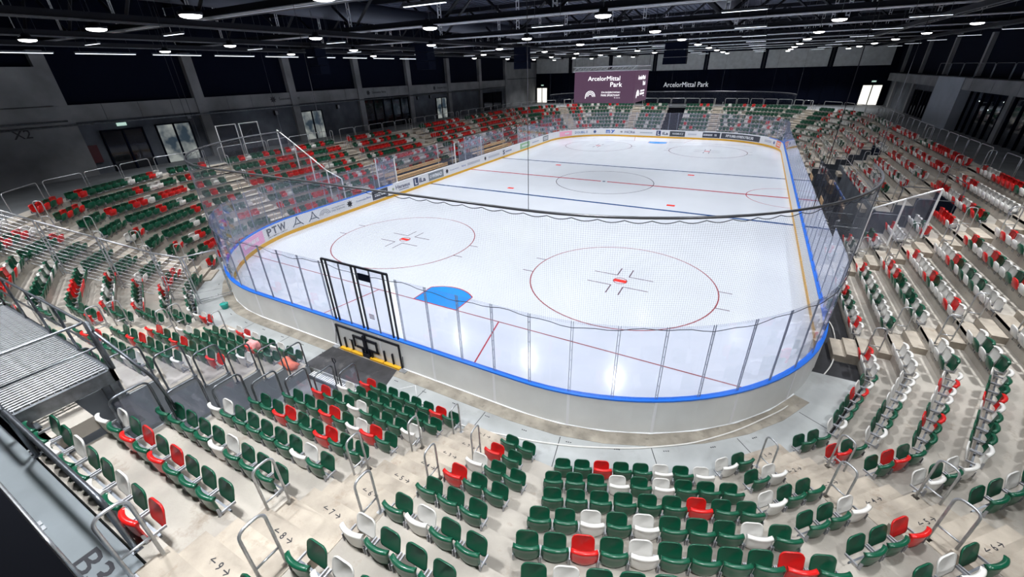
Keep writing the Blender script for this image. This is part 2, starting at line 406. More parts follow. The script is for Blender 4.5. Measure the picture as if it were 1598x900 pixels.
# ------------------------------------------------------------------ seats
def seat_meshes(lod):
    nx = {0: 9, 1: 5, 2: 3}[lod]
    prof = {0: [(-.205, .828), (-.236, .850), (-.274, .845), (-.288, .820), (-.270, .780), (-.264, .69), (-.260, .59), (-.247, .50), (-.214, .425), (-.150, .388)],
            1: [(-.210, .845), (-.284, .842), (-.268, .78), (-.258, .56), (-.150, .388)],
            2: [(-.210, .845), (-.284, .838), (-.260, .58), (-.155, .388)]}[lod]
    hwid = lambda z: .236 if z > .60 else .236-.105*((.60-z)/.215)**2
    mb = MB(); nrow = len(prof); vs = []; th = .022
    for y, z in prof:
        w_ = hwid(z); w_ *= (1-.06*max(0, (z-.79)/.05))
        for i in range(nx):
            x = -1+2*i/(nx-1); vs.append((x*w_, y+.055*x*x, z-.02*(x*x if z > .81 else 0)))
    m_ = len(vs)
    for y, z in prof:                                  # inner skin
        w_ = hwid(z)*.97; w_ *= (1-.06*max(0, (z-.79)/.05))
        for i in range(nx):
            x = -1+2*i/(nx-1); zz = min(z, .825); vs.append((x*w_, min(y+.055*x*x+th, y+.055*x*x+th) if z < .805 else -.209+.055*x*x+.002*z, zz-.012))
    fs = []
    for r in range(nrow-1):
        for i in range(nx-1):
            a = r*nx+i; fs.append((a, a+nx, a+nx+1, a+1)); fs.append((m_+a, m_+a+1, m_+a+nx+1, m_+a+nx))
    for r in range(nrow-1):
        for i in (0, nx-1):
            a = r*nx+i; f = (a, m_+a, m_+a+nx, a+nx); fs.append(f if i == 0 else f[::-1])
    for i in range(nx-1):
        fs.append((i, i+1, m_+i+1, m_+i)); a = (nrow-1)*nx+i; fs.append((a, m_+a, m_+a+1, a+1))
    mb.add(vs, fs, 0, True); back = mb
    # folded pan : rounded plate
    mb = MB(); nc = {0: 5, 1: 3, 2: 1}[lod]
    hw, z0, z1, rT, rB = .200, .415, .765, .10, .06
    out = []
    def arc(cx, cz, r, a0):
        if nc == 1: out.append((cx+r*.7*math.cos(math.radians(a0+45)), cz+r*.7*math.sin(math.radians(a0+45)))); return
        for k in range(nc): a = math.radians(a0+90*k/(nc-1)); out.append((cx+r*math.cos(a), cz+r*math.sin(a)))
    arc(hw-rT, z1-rT, rT, 0); arc(-hw+rT, z1-rT, rT, 90); arc(-hw+rB, z0+rB, rB, 180); arc(hw-rB, z0+rB, rB, 270)
    cz = (z0+z1)/2; lean = lambda z: .015+.090*(z-z0)/(z1-z0)
    n_ = len(out)
    R0 = [(x*.93, lean(z)+.018, cz+(z-cz)*.95) for x, z in out]; R1 = [(x, lean(z)+.004, z) for x, z in out]; R2 = [(x, lean(z)-.014, z) for x, z in out]; R3 = [(x*.88, lean(z)-.006, cz+(z-cz)*.90) for x, z in out]
    vs = R0+R1+R2+R3; fs = [tuple(range(n_))[::-1], tuple(range(3*n_, 4*n_))]
    for j in range(3):
        for i in range(n_): k2 = (i+1) % n_; fs.append((j*n_+i, j*n_+k2, (j+1)*n_+k2, (j+1)*n_+i))
    fs = [f[::-1] for f in fs]
    mb.add(vs, fs, 0, True); pan = mb
    # bracket
    mb = MB()
    if lod < 2:
        for sx in (-1, 1):
            x = sx*.228
            mb.box((x-.012, -.19, .46), (x+.012, .03, .50), 0)
            mb.box((x-.009, -.235, .44), (x+.009, -.195, .60), 0)
        mb.box((-.25, -.115, .37), (.25, -.065, .415), 1)
        for x in (-.20, .20): mb.box((x-.02, -.115, .22), (x+.02, -.09, .40), 1)
    else: mb.box((-.25, -.12, .37), (.25, -.06, .42), 1)
    return back, pan, mb
PAN_TOP = .42; FOOT = PAN_TOP-.80
def ptz(k): return FOOT+.475*k      # seat mesh origin height
LOD = [seat_meshes(i) for i in range(3)]
MATS = {'G': G_m, 'W': W_m, 'R': R_m}; CNAME = {'G': 'green', 'W': 'white', 'R': 'red'}
near_me = {c: (LOD[0][0].me('backrest', MATS[c]), LOD[0][1].me('seat_pan', MATS[c])) for c in 'GWR'}
br_me = LOD[0][2].me('bracket', [chrome, steel_dark])
dmb = MB()
vs = [(.018*math.cos(2*math.pi*k/8), -.238, .75+.018*math.sin(2*math.pi*k/8)) for k in range(8)]; dmb.add(vs, [tuple(range(8))[::-1]]); disc_me = dmb.me('number_disc', dot_m)
seats = []     # (x,y,z,ang,colour,block,row,index)
ORD = ['first','second','third','fourth','fifth','sixth','seventh','eighth','ninth','tenth','eleventh','twelfth','thirteenth','fourteenth','fifteenth','sixteenth','seventeenth','eighteenth','nineteenth','twentieth']
def ordn(i): return ORD[i] if i < len(ORD) else '%dth' % (i+1)
def rnd(mode):
    G, W_, R__ = {'near': (.80, .13, .07), 'left': (.47, .13, .40), 'leftn': (.62, .12, .26), 'right': (.24, .58, .18), 'rightU': (.10, .52, .38), 'far': (.80, .12, .08), 'red': (.28, .17, .55), 'fr': (.35, .5, .15), 'fl': (.45, .12, .43)}[mode]
    r = random.random(); return 'G' if r < G else ('W' if r < G+W_ else 'R')
def row_seats(a, ts, k, block, mx=0, my=0, cols=None, mode='near', rev=False):
    for i, t in enumerate(ts):
        p = mir(canon(a, t, D0[a]+.8*k), mx, my)
        fx, fy = -math.sin(math.radians(a)), math.cos(math.radians(a))
        if mx: fx = -fx
        if my: fy = -fy
        ang = math.atan2(fy, fx)-math.pi/2
        c = cols[i] if cols and i < len(cols) else rnd(mode)
        seats.append((p[0], p[1], ptz(k), ang, c, block, k, i))
def lin(a, b_, n): return [a+(b_-a)*i/(n-1) for i in range(n)] if n > 1 else [a]
def fill(lo, hi, pitch=.5):
    n = int((hi-lo)/pitch+1e-6)+1
    if n < 1 or hi < lo: return []
    sl = (hi-lo-(n-1)*pitch)/2; return [lo+sl+i*pitch for i in range(n)]
# near right quadrant: explicit colours read from the photograph
Hc = ['RGGGGGRG', 'WGGGGGGG', 'RGGWGGGW', 'GGGRGWRG', 'GGRGGRGG', 'WGGGGGWG', 'GGGGWGGG', 'WGRGRGGG', 'GGWGGWGR']
for k in range(9):
    a, b_ = (1.69, 5.09) if k < 6 else ((1.53, 4.97) if k == 6 else ((1.43, 4.93) if k == 7 else (1.35, 4.9)))
    row_seats(0., lin(a, b_, 8), k, 'block right of the tunnel', cols=Hc[k])
Gc = ['GG', 'RG', 'WGG', 'RGG', 'GGG', 'GWGG', 'WGGG', 'GWGGG', 'GGGWG']
for k in range(9): row_seats(0., [7.09+.515*i for i in range(len(Gc[k]))], k, 'small block right of the near stairs', cols=Gc[k])
F1r = [(7.35, 10.84, 'GGRGGWGW'), (7.10, 11.14, 'GGGWGWGGG'), (7.08, 11.13, 'GGGGGGRGG'), (6.83, 11.32, 'GGWGWGGGWG'), (6.64, 11.51, 'GGRGWGGGGRG'), (6.80, 11.75, 'GWGGGRGGGWG'), (6.6, 12.0, 'GGGWGGGGRGGG'), (6.4, 12.2, 'GWGGGGGWGGGG'), (6.2, 12.4, 'GGGGWGGGRGGGG')]
for k, (a, b_, cc) in enumerate(F1r): row_seats(22.5, lin(a, b_, len(cc)), k, 'bottom centre block', cols=cc)
pre = [(8.87, 'WG'), (8.91, 'GW'), (8.38, 'WGG'), (8.36, 'GGW'), (8.39, 'GGR'), (8.43, 'GWG'), (7.95, 'GGWG'), (7.95, 'GWGG'), (7.5, 'GGRGG')]
for k, (a, cc) in enumerate(pre): row_seats(45., [a+.51*i for i in range(len(cc))], k, 'slim block left of the right corner stairs', cols=cc)
post = ['GG', 'RG', 'GRG', 'WGW', 'GGWG', 'WGGW', 'GGWG', 'GWGRG', 'GGGWG']
for k, cc in enumerate(post): row_seats(45., [11.42+.51*i for i in range(len(cc))], k, 'slim block right of the right corner stairs', cols=cc)
F67c = ['WGGGRWGGG', 'WGGGWWWW', 'GGRGWWRW', 'WGGGWRGG', 'GWGGWGRG']
for k in range(9):
    lo, hi = trange(3, .8*k); row_seats(67.5, fill(lo+.28, hi-.28), k, 'right corner block', cols=F67c[k] if k < 5 else None, mode='right')
    lo = trange(4, .8*k)[0]
    row_seats(90., fill(lo+.25, 7.6), k, 'short rows left of the right side stairs', mode='right')
R90c = ['WRWWGWGRWRWG', 'GWWWGWGWWGWRW', 'WGWGGWGGRWRW', 'WRWWWGRWWWWRG', 'WWWGWGWGRWWW']
for k in range(9):
    m_ = 'right' if k < 5 else 'rightU'
    row_seats(90., fill(9.22, 15.0), k, 'first long block of the right side', cols=R90c[k] if k < 5 else None, mode=m_)
    if k < 6: row_seats(90., fill(17.0, 19.35), k, 'block before the right gangway', mode=m_)
    else: row_seats(90., fill(17.0, 23.6), k, 'upper block over the right gangway', mode=m_)
    if k >= 3:
        row_seats(90., fill(25.7, 34.3), k, 'middle block of the right side', mode=m_ if k < 6 else 'rightU')
        if k < 6: row_seats(90., fill(40.65, 43.0), k, 'block past the far right gangway', mode=m_)
        else: row_seats(90., fill(36.4, 43.0), k, 'upper block over the far right gangway', mode=m_)
    else: row_seats(90., fill(40.65, 43.0), k, 'block past the far right gangway', mode=m_)
    row_seats(90., fill(45.0, 50.75), k, 'far long block of the right side', mode='fr')
    lo = trange(4, .8*k)[0]; row_seats(90., fill(lo+.25, 7.6), k, 'short rows of the far right corner', my=1, mode='fr')
# left near
Lc = ['WRWGGWGG', 'GGGGGRGG', 'WGGGGGGW', 'RGGRGGGR', 'GGRGGGGW', 'GRGGGGWG', 'GGGWGGGG', 'GGGGGWGG', 'GGWGGGGG']
for k in range(9):
    ks = lin(-5.75, -2.0, 8) if k < 5 else (lin(-5.6, -2.0, 8))
    if k >= 7: ks = ks[:4]
    row_seats(0., ks, k, 'block left of the tunnel', cols=Lc[k])
    lo, hi = trange(0, .8*k); row_seats(0., [-t for t in fill(7.65, hi-.25)], k, 'small block left of the left stairs', mode='leftn')
    for mx in (0, 1):
        for my in (0, 1):
            if (mx, my) == (0, 0): continue
            side = ('left' if mx else 'right'); end = 'far' if my else 'near'
            m_ = {(1, 0): 'leftn', (1, 1): 'fl', (0, 1): 'far'}[(mx, my)]
            lo, hi = trange(1, .8*k); row_seats(22.5, fill(lo+.28, hi-.28), k, '%s %s angled block' % (end, side), mx, my, mode=m_ if not my else 'far')
            lo, hi = trange(2, .8*k)
            row_seats(45., fill(lo+.28, 9.45), k, '%s %s slim block before the corner stairs' % (end, side), mx, my, mode=m_)
            row_seats(45., fill(11.4, hi-.25), k, '%s %s slim block after the corner stairs' % (end, side), mx, my, mode=m_)
            lo, hi = trange(3, .8*k); row_seats(67.5, fill(lo+.28, hi-.28), k, '%s %s corner block' % (end, side), mx, my, mode=m_ if mx else 'fr')
            if mx:
                lo = trange(4, .8*k)[0]; row_seats(90., fill(lo+.25, 7.6), k, '%s left short rows' % end, mx, my, mode=m_)
    for my, blocks in ((0, ((9.25, 18.9), (20.7, 29.8))),):
        pass
    for nm, a, b_ in (('first left side block', 9.25, 18.8), ('second left side block', 20.75, 29.9), ('third left side block', 31.7, 39.2), ('fourth left side block', 41.2, 50.8)):
        if k < 2:
            a2, b2 = max(a, 0), min(b_, 60)
            if a < 18 and b_ > 17.5: b2 = 17.6
            elif a < 42 and b_ > 42: a2 = 42.4
            else: continue
            a, b_ = a2, b2
        if nm.startswith('second') and k >= 5: b_ = 28.4 if k < 8 else 26.6
        row_seats(90., fill(a, b_), k, nm, 1, 0, mode='red' if a > 20 else 'left')
    # far end
    for sx in (-1, 1):
        row_seats(0., [sx*t for t in lin(1.69, 5.09, 8)], k, 'far end block beside the far tunnel, %s part' % ('left' if sx < 0 else 'right'), 0, 1, mode='far')
        lo, hi = trange(0, .8*k); row_seats(0., [sx*t for t in fill(7.1, hi-.25)], k, 'far end outer block, %s part' % ('left' if sx < 0 else 'right'), 0, 1, mode='far')
# seats actually near the camera's view: the 300 largest become things
cp = Vector(CP)
def dist(s_): return (Vector(s_[:3])-cp).length
vis = sorted([s_ for s_ in seats if in_frame((s_[0], s_[1], s_[2]+.6), 12)], key=dist)
own = vis[:300]; own_id = set(id(s_) for s_ in own)
for (x, y, z, a, c, blk, k, i) in own:
    root = empty('stadium_seat', (x, y, z), '%s seat, %s row up, %s from left, %s' % (CNAME[c], ordn(k), ordn(i), blk), 'seat', 'folded stadium seats on the terraces')
    root.rotation_euler = (0, 0, a)
    mesh_obj('backrest', near_me[c][0], root); mesh_obj('seat_pan', near_me[c][1], root); mesh_obj('bracket', br_me, root)
    if c == 'W': mesh_obj('number_disc', disc_me, root)
def bake(slist, lod, name):
    parts = LOD[lod]; mats = [G_m, W_m, R_m, steel_dark]; mi = {'G': 0, 'W': 1, 'R': 2}
    V = []; base = []; 
    vb = []; fb = []; cnt = 0; loops = []; starts = []; totals = []; mids = []; sm = []
    allv = np.array(parts[0].v+parts[1].v+parts[2].v); o1 = len(parts[0].v); o2 = o1+len(parts[1].v)
    F = [tuple(f) for f in parts[0].f]+[tuple(i+o1 for i in f) for f in parts[1].f]+[tuple(i+o2 for i in f) for f in parts[2].f]
    nb = len(parts[0].f)+len(parts[1].f); ls = np.array([len(f) for f in F]); fl = np.concatenate([np.array(f) for f in F])
    isb = np.array([0]*nb+[1]*(len(F)-nb)); N = len(slist); nv = len(allv)
    VV = np.empty((N, nv, 3)); MI = np.empty((N, len(F)), int)
    for j, (x, y, z, a, c, *_r) in enumerate(slist):
        ca, sa = math.cos(a), math.sin(a)
        VV[j, :, 0] = allv[:, 0]*ca-allv[:, 1]*sa+x; VV[j, :, 1] = allv[:, 0]*sa+allv[:, 1]*ca+y; VV[j, :, 2] = allv[:, 2]+z
        MI[j] = np.where(isb == 1, 3, mi[c])
    LL = (fl[None, :]+(np.arange(N)*nv)[:, None]).ravel(); TT = np.tile(ls, N); SS = np.concatenate([[0], np.cumsum(TT)[:-1]])
    me = bpy.data.meshes.new(name); me.vertices.add(N*nv); me.vertices.foreach_set('co', VV.ravel())
    me.loops.add(len(LL)); me.loops.foreach_set('vertex_index', LL); me.polygons.add(len(TT)); me.polygons.foreach_set('loop_start', SS); me.polygons.foreach_set('loop_total', TT)
    for m in mats: me.materials.append(m)
    me.polygons.foreach_set('material_index', MI.ravel()); me.polygons.foreach_set('use_smooth', np.ones(len(TT), bool)); me.update(calc_edges=True); me.validate()
    return me
rest = [s_ for s_ in seats if id(s_) not in own_id and in_frame((s_[0], s_[1], s_[2]+.5), 150)]
r1_ = [s_ for s_ in rest if dist(s_) < 34]; r2_ = [s_ for s_ in rest if dist(s_) >= 34]
m1, m2 = bake(r1_, 1, 'a'), bake(r2_, 2, 'b')
import bmesh
bm = bmesh.new(); bm.from_mesh(m1); bm.from_mesh(m2); mm = bpy.data.meshes.new('distant_seats'); bm.to_mesh(mm); bm.free()
for m in (G_m, W_m, R_m, steel_dark): mm.materials.append(m)
o = mesh_obj('distant_seats', mm); tag(o, 'remaining red, white and green tip-up seats filling the more distant terraces', 'seat', 'folded stadium seats on the terraces', 'stuff')
print('seats', len(seats), 'own', len(own), 'rest', len(r1_), len(r2_), 'max own dist', dist(own[-1]))
# ------------------------------------------------------------------ stairs
AISLES = []   # (a, t0, t1, mx, my, label, kmin)
AISLES += [(0., 5.42, 6.80, 0, 0, 'stairs right of the tunnel block', 0), (0., 6.12, 7.42, 1, 0, 'stairs left of the tunnel block', 0),
           (45., 9.72, 11.12, 0, 0, 'right corner stairs', 0), (45., 9.72, 11.12, 1, 0, 'left corner stairs', 0),
           (90., 7.78, 9.0, 0, 0, 'right side stairs nearest the camera', 0), (90., 15.25, 16.72, 0, 0, 'second right side stairs', 0),
           (90., 7.78, 9.0, 1, 0, 'left side stairs nearest the camera', 0), (90., 19.1, 20.45, 1, 0, 'second left side stairs', 0),
           (90., 30.2, 31.4, 1, 0, 'third left side stairs', 2), (90., 39.5, 40.9, 1, 0, 'fourth left side stairs', 2), (90., 7.78, 9.0, 1, 1, 'fifth left side stairs', 0),
           (90., 7.78, 9.0, 0, 1, 'far right side stairs', 0), (90., 23.95, 25.35, 0, 0, 'third right side stairs', 3), (90., 34.65, 36.05, 0, 0, 'fourth right side stairs', 3), (90., 43.3, 44.75, 0, 0, 'fifth right side stairs', 0),
           (45., 9.72, 11.12, 0, 1, 'far right corner stairs', 0), (45., 9.72, 11.12, 1, 1, 'far left corner stairs', 0),
           (0., 5.45, 6.80, 0, 1, 'far end stairs, right of centre', 0), (0., 5.45, 6.80, 1, 1, 'far end stairs, left of centre', 0)]
num_me = None
def step_number(k): return text_mesh('← %d →' % (k+1), .15, text_black, 'row_number', extrude=.002)
num_cache = {}
for ia, (a, t0, t1, mx, my, nm, kmin) in enumerate(AISLES):
    st = empty('stairs', (0, 0, 0), kind='structure')
    for k in range(kmin, NR):
        d = D0[a]+.8*k+RO; lo = TZ(k)-.475 if k else -.15
        P = lambda d0_, d1_, e=0: [mir(canon(a, t0-e, d0_), mx, my), mir(canon(a, t1+e, d0_), mx, my), mir(canon(a, t1+e, d1_), mx, my), mir(canon(a, t0-e, d1_), mx, my)]
        if k == 0:
            for q_ in ((d-.78, d-.40, -.46, -.20), (d-.40, d+.02, -.46, -.075)):
                if q_[3] < -.15 and (a < 80 or my): continue
                mb = MB(); mb.prism(P(q_[0], q_[1]), q_[2], q_[3]); mb.obj('step', concrete_step, st)
        else: mb = MB(); mb.prism(P(d-.40, d+.02), lo-.02, TZ(k)-.2375); mb.obj('step', concrete_step, st)
        mb = MB(); mb.prism(P(d+.0, d+.385), TZ(k)-.1, TZ(k)+.012); mb.obj('step', concrete_step, st)
        # row numbers painted on the half step and tread
        for dd, zz in ((d-.2, TZ(k)-.2375 if k else -.075), (d+.19, TZ(k)+.012)):
            if in_frame((*mir(canon(a, (t0+t1)/2, dd), mx, my), zz), 0) and (Vector((*mir(canon(a, (t0+t1)/2, dd), mx, my), zz))-cp).length < 16 and dd < d:
                if k not in num_cache: num_cache[k] = step_number(k)
                o = mesh_obj('row_number', num_cache[k], st); q = mir(canon(a, (t0+t1)/2, dd), mx, my)
                o.location = (q[0], q[1], zz+.001)
                ang = math.radians(a) if not mx else -math.radians(a)
                o.rotation_euler = (0, 0, ang)
    # handrails
def handrail_me():
    mb = MB(); h = 1.15
    mb.tube(fillet([(0, -.17, 0), (0, -.17, h), (0, .17, h), (0, .17, 0)], .14, 6), .022, 8)
    mb.tube([(0, -.17, .40), (0, .17, .40)], .018, 6)
    return mb.me('rail_frame', galv)
hr_me = handrail_me()
pl = MB(); pl.box((-.05, -.23, 0), (.05, -.11, .012)); pl.box((-.05, .11, 0), (.05, .23, .012)); pl_me = pl.me('base_plate', galv)
for ia, (a, t0, t1, mx, my, nm, kmin) in enumerate(AISLES):
    for k in range(kmin, NR):
        for sd, t, ks in (('left' if not mx else 'right', t0+.08, (0, 2, 4, 6, 8)), ('right' if not mx else 'left', t1-.08, (1, 3, 5, 7))):
            if k not in ks: continue
            q = mir(canon(a, t, D0[a]+.8*k+RO+.26), mx, my)
            if not in_frame((*q, TZ(k)+.6), 40): continue
            r = empty('stair_handrail', (q[0], q[1], TZ(k)), 'hoop handrail, %s edge of %s, %s row' % (sd, nm, ordn(k)), 'handrail', 'hoop handrails along the stairs')
            ang = math.atan2(math.cos(math.radians(a))*(-1 if my else 1), -math.sin(math.radians(a))*(-1 if mx else 1))-math.pi/2
            r.rotation_euler = (0, 0, ang)
            mesh_obj('rail_frame', hr_me, r); mesh_obj('base_plate', pl_me, r)
# ------------------------------------------------------------------ guard rails behind the top rows
def guard(p, q, z, h=1.1, label='', group='steel guard frames behind the top row', name='guard_rail', m=galv, infill=None, r=.024, mid=False):
    p = Vector((p[0], p[1], z)); q = Vector((q[0], q[1], z)); L = (q-p).length; mid_ = (p+q)/2
    root = empty(name, mid_, label, 'railing', group); d = (q-p).normalized(); root.rotation_euler = (0, 0, math.atan2(d.y, d.x))
    mb = MB(); mb.tube(fillet([(-L/2, 0, 0), (-L/2, 0, h), (L/2, 0, h), (L/2, 0, 0)], .16, 5), r, 6); mb.obj('rail_frame', m, root)
    if mid: mb = MB(); mb.tube([(-L/2, 0, h*.5), (L/2, 0, h*.5)], r*.8, 6); mb.obj('middle_rail', m, root)
    mb = MB()
    for sx in (-1, 1): mb.box((sx*L/2-.05, -.06, 0), (sx*L/2+.05, .06, .015))
    mb.obj('base_plate', m, root)
    if infill: mb = MB(); mb.box((-L/2+.06, -.006, .1), (L/2-.06, .006, h-.12)); mb.obj('glass_pane', infill, root)
    return root
P9 = ring_poly(.8*9+RO-.06)
FN = ['near right angled side', 'near right corner', 'right corner', 'right long side', 'far right corner', 'far right turn', 'far right angled side', 'far end', 'far left angled side', 'far left turn', 'far left corner', 'left long side', 'left corner', 'near left turn', 'near left angled side', 'near end']
ccw = [AN[1], AN[2], AN[3], AN[4]]
for i in range(16):
    p, q = P9[i], P9[(i+1) % 16]; L = math.hypot(q[0]-p[0], q[1]-p[1]); n_ = max(1, round(L/2.0)); u = ((q[0]-p[0])/L, (q[1]-p[1])/L); w_ = L/n_
    # gaps at stair tops
    gaps = []
    for (a, t0, t1, mx, my, nm, kmin) in AISLES:
        c0 = mir(canon(a, t0, D0[a]+7.2+RO), mx, my); c1 = mir(canon(a, t1, D0[a]+7.2+RO), mx, my)
        s0 = (c0[0]-p[0])*u[0]+(c0[1]-p[1])*u[1]; s1 = (c1[0]-p[0])*u[0]+(c1[1]-p[1])*u[1]
        dd = abs((c0[0]-p[0])*u[1]-(c0[1]-p[1])*u[0])
        if dd < .3 and -.5 < min(s0, s1) < L+.5: gaps.append((min(s0, s1), max(s0, s1)))
    gaps.sort(); segs = []; cur = .1
    for g0, g1 in gaps: segs.append((cur, g0-.05)); cur = g1+.05
    segs.append((cur, L-.1)); cnt = 0
    for a_, b_ in segs:
        if b_-a_ < .6: continue
        m_ = max(1, round((b_-a_)/2.0)); w_ = (b_-a_)/m_
        for j in range(m_):
            s0 = a_+j*w_+.07; s1 = a_+(j+1)*w_-.07
            A = (p[0]+u[0]*s0, p[1]+u[1]*s0); B = (p[0]+u[0]*s1, p[1]+u[1]*s1)
            if not (in_frame((*A, 4.9), 30) or in_frame((*B, 4.9), 30)): cnt += 1; continue
            guard(A, B, WZ, 1.1, 'silver hoop guard frame, %s along the top of the %s' % (ordn(cnt), FN[i])); cnt += 1
# ------------------------------------------------------------------ rink boards
rb = empty('rink_boards', (0, 0, 0), 'white dasher boards with blue cap, yellow kick strip and clear glass panes round the ice', 'rink boards')
def perim(off, R=8.5):
    # list of (length function) -> point & tangent by arc length s along the ice edge offset
    R_ = R+off; segs = [('l', (-6.5, -off), (6.5, -off)), ('a', (6.5, 8.5), -90), ('l', (15+off, 8.5), (15+off, 51.5)), ('a', (6.5, 51.5), 0), ('l', (6.5, 60+off), (-6.5, 60+off)), ('a', (-6.5, 51.5), 90), ('l', (-15-off, 51.5), (-15-off, 8.5)), ('a', (-6.5, 8.5), 180)]
    return segs, R_
def at_s(s, off=0.):
    # s measured on off=0 perimeter
    LL = [13., math.pi*4.25, 43., math.pi*4.25, 13., math.pi*4.25, 43., math.pi*4.25]; segs, R_ = perim(off); s = s % sum(LL)
    for L, g in zip(LL, segs):
        if s <= L+1e-9:
            f = s/L
            if g[0] == 'l':
                x = g[1][0]+(g[2][0]-g[1][0])*f; y = g[1][1]+(g[2][1]-g[1][1])*f; dx, dy = g[2][0]-g[1][0], g[2][1]-g[1][1]; l = math.hypot(dx, dy); return (x, y), (dx/l, dy/l)
            a = math.radians(g[2]+90*f); return (g[1][0]+R_*math.cos(a), g[1][1]+R_*math.sin(a)), (-math.sin(a), math.cos(a))
        s -= L
PER = 2*(13+43)+4*math.pi*4.25
def swept(name, m, s0, s1, offs, zs, parent=rb, step=.8):
    n_ = max(1, math.ceil((s1-s0)/step)); mb = MB(); o0, o1 = offs; z0, z1 = zs; vs = []
    for i in range(n_+1):
        s = s0+(s1-s0)*i/n_; a, _ = at_s(s, o0); b_, _ = at_s(s, o1); vs += [(*a, z0), (*b_, z0), (*b_, z1), (*a, z1)]
    fs = []
    for i in range(n_):
        for k in range(4): fs.append((4*i+k, 4*i+(k+1) % 4, 4*i+4+(k+1) % 4, 4*i+4+k))
    fs += [(3, 2, 1, 0), tuple(4*n_+k for k in range(4))]
    mb.add(vs, [f[::-1] for f in fs]); return mb.obj(name, m, parent)
NP = 68; pw = PER/NP
S0 = 6.5+.15     # s at x=.15
gate_s = (6.5-1.42, 6.5+1.72)
for i in range(NP):
    s0 = i*pw+.012; s1 = (i+1)*pw-.012
    if gate_s[0] < (s0+s1)/2 < gate_s[1] and False: continue
    swept('board_panel', board_out, s0, s1, (.03, .13), (-.14, 1.06))
swept('board_lining', board_in, 0, PER, (-.0, .032), (.22, 1.06), step=.7)
swept('kick_strip', yellow_m, 0, PER, (-.015, .03), (.0, .22), step=.7)
s_w = 13+math.pi*4.25+43+5.
swept('cap_rail', blue_m, 0, s_w, (-.015, .15), (1.06, 1.11), step=.5)
swept('cap_rail', board_in, s_w+.01, 13*2+math.pi*4.25*3+43+(51.5-17.8)-.01, (-.015, .15), (1.06, 1.11), step=.5)
swept('cap_rail', blue_m, 13*2+math.pi*4.25*3+43+(51.5-17.8), PER, (-.015, .15), (1.06, 1.11), step=.5)
mb = MB()
for i in range(NP):                                     # raised joint covers outside the boards
    (x, y), (dx, dy) = at_s(i*pw, .13); mb.obox((x-dx*.04, y-dy*.04), (x+dx*.04, y+dy*.04), .012, -.13, 1.05, off=.006)
o = mb.obj('joint_cover', board_in, rb)
GZ0 = 1.11; NG = 136; gw = PER/NG
GH_NEAR, GH_SIDE = 3.52, 3.12
def s_of(side, y):   # arc length for long sides
    return (13+math.pi*4.25+(y-8.5)) if side > 0 else (13*2+math.pi*4.25*3+43+(51.5-y))
open_r = [(s_of(1, 20.), s_of(1, 27.)), (s_of(1, 33.), s_of(1, 40.))]; open_l = [(s_of(-1, 27.7), s_of(-1, 18.1)), (s_of(-1, 41.9), s_of(-1, 32.3))]
opens = [tuple(sorted(t)) for t in open_l]
def isopen(s): return any(a-.01 < s < b_+.01 for a, b_ in opens)
for i in range(NG):
    sa, sb = i*gw, (i+1)*gw; sc = (sa+sb)/2
    (x, y), _ = at_s(sc, .05)
    top = GH_NEAR if (y < 11 or y > 49) else GH_SIDE
    if gate_s[0]-.05 < sc < gate_s[1]-.2: continue
    if isopen(sc): continue
    swept('glass_pane', glass, sa+.03, sb-.03, (.055, .067), (GZ0, top), step=.7)
post_m = mat('post_aluminium', (.33, .37, .47), .4, .4)
post_me = {}
for top in (GH_NEAR, GH_SIDE):
    mb = MB()
    for sx in (-1, 1): mb.box((sx*.030-.006, -.012, GZ0-.1), (sx*.030+.006, .014, top))
    mb.box((-.024, .010, GZ0), (.024, .016, top-.02), 1)
    for z in np.arange(GZ0+.15, top-.1, .33): mb.box((-.007, -.016, z-.012), (.007, .018, z+.012))
    post_me[top] = mb.me('glass_post', [post_m, glass])
for i in range(NG):
    s = i*gw
    if gate_s[0]+.1 < s < gate_s[1]-.1: continue
    if isopen(s) and isopen(s-gw) and isopen(s+gw): continue
    (x, y), (dx, dy) = at_s(s, .06); top = GH_NEAR if (y < 11.3 or y > 48.7) else GH_SIDE
    mesh_obj('glass_post', post_me[top], rb, (x, y, 0), math.atan2(dy, dx))
# gate in the near boards
gt = empty('rink_gate', (0, 0, 0), 'double glass gate in the near boards with black latch gear and yellow sill', 'gate')
gx0, gx1 = -1.42, 1.72; mid_x = .15
mb = MB(); z1 = 3.66
for x in (gx0, gx0+.2, mid_x-.09, mid_x+.11, gx1-.2, gx1): mb.box((x-.018, -.115, 1.09), (x+.018, -.05, z1))
mb.box((gx0, -.115, z1-.03), (gx1, -.05, z1+.03)); mb.obj('gate_frame', steel_black, gt)
for a, b_ in ((gx0+.2, mid_x-.09), (mid_x+.11, gx1-.2)):
    mb = MB(); mb.box((a+.02, -.085, 1.12), (b_-.02, -.073, z1-.05)); mb.obj('glass_pane', glass, gt)
    mb = MB(); mb.box(((a+b_)/2-.015, -.10, 1.12), ((a+b_)/2+.015, -.06, z1-.05)); mb.obj('glass_post', steel_dark, gt)
mb = MB()
mb.box((gx0-.02, -.185, .86), (gx1+.02, -.14, .93)); mb.box((gx0-.05, -.19, -.14), (gx0+.0, -.14, .93)); mb.box((gx1, -.19, -.14), (gx1+.05, -.14, .93))
for x in (-1.1, -.72, .95, 1.35): mb.add([(x-.03, -.20, -.12), (x+.03, -.20, -.12), (x+.015, -.15, .42), (x-.015, -.15, .42)], [(0, 1, 2, 3)]); mb.box((x-.02, -.2, -.12), (x+.02, -.14, .4))
mb.box((-.55, -.22, .62), (.62, -.17, .70)); mb.box((-.45, -.22, .18), (.70, -.17, .25)); mb.box((-.56, -.22, .18), (-.50, -.17, .7)); mb.box((.60, -.22, .2), (.66, -.17, .7)); mb.box((-.02, -.24, .15), (.10, -.15, .82))
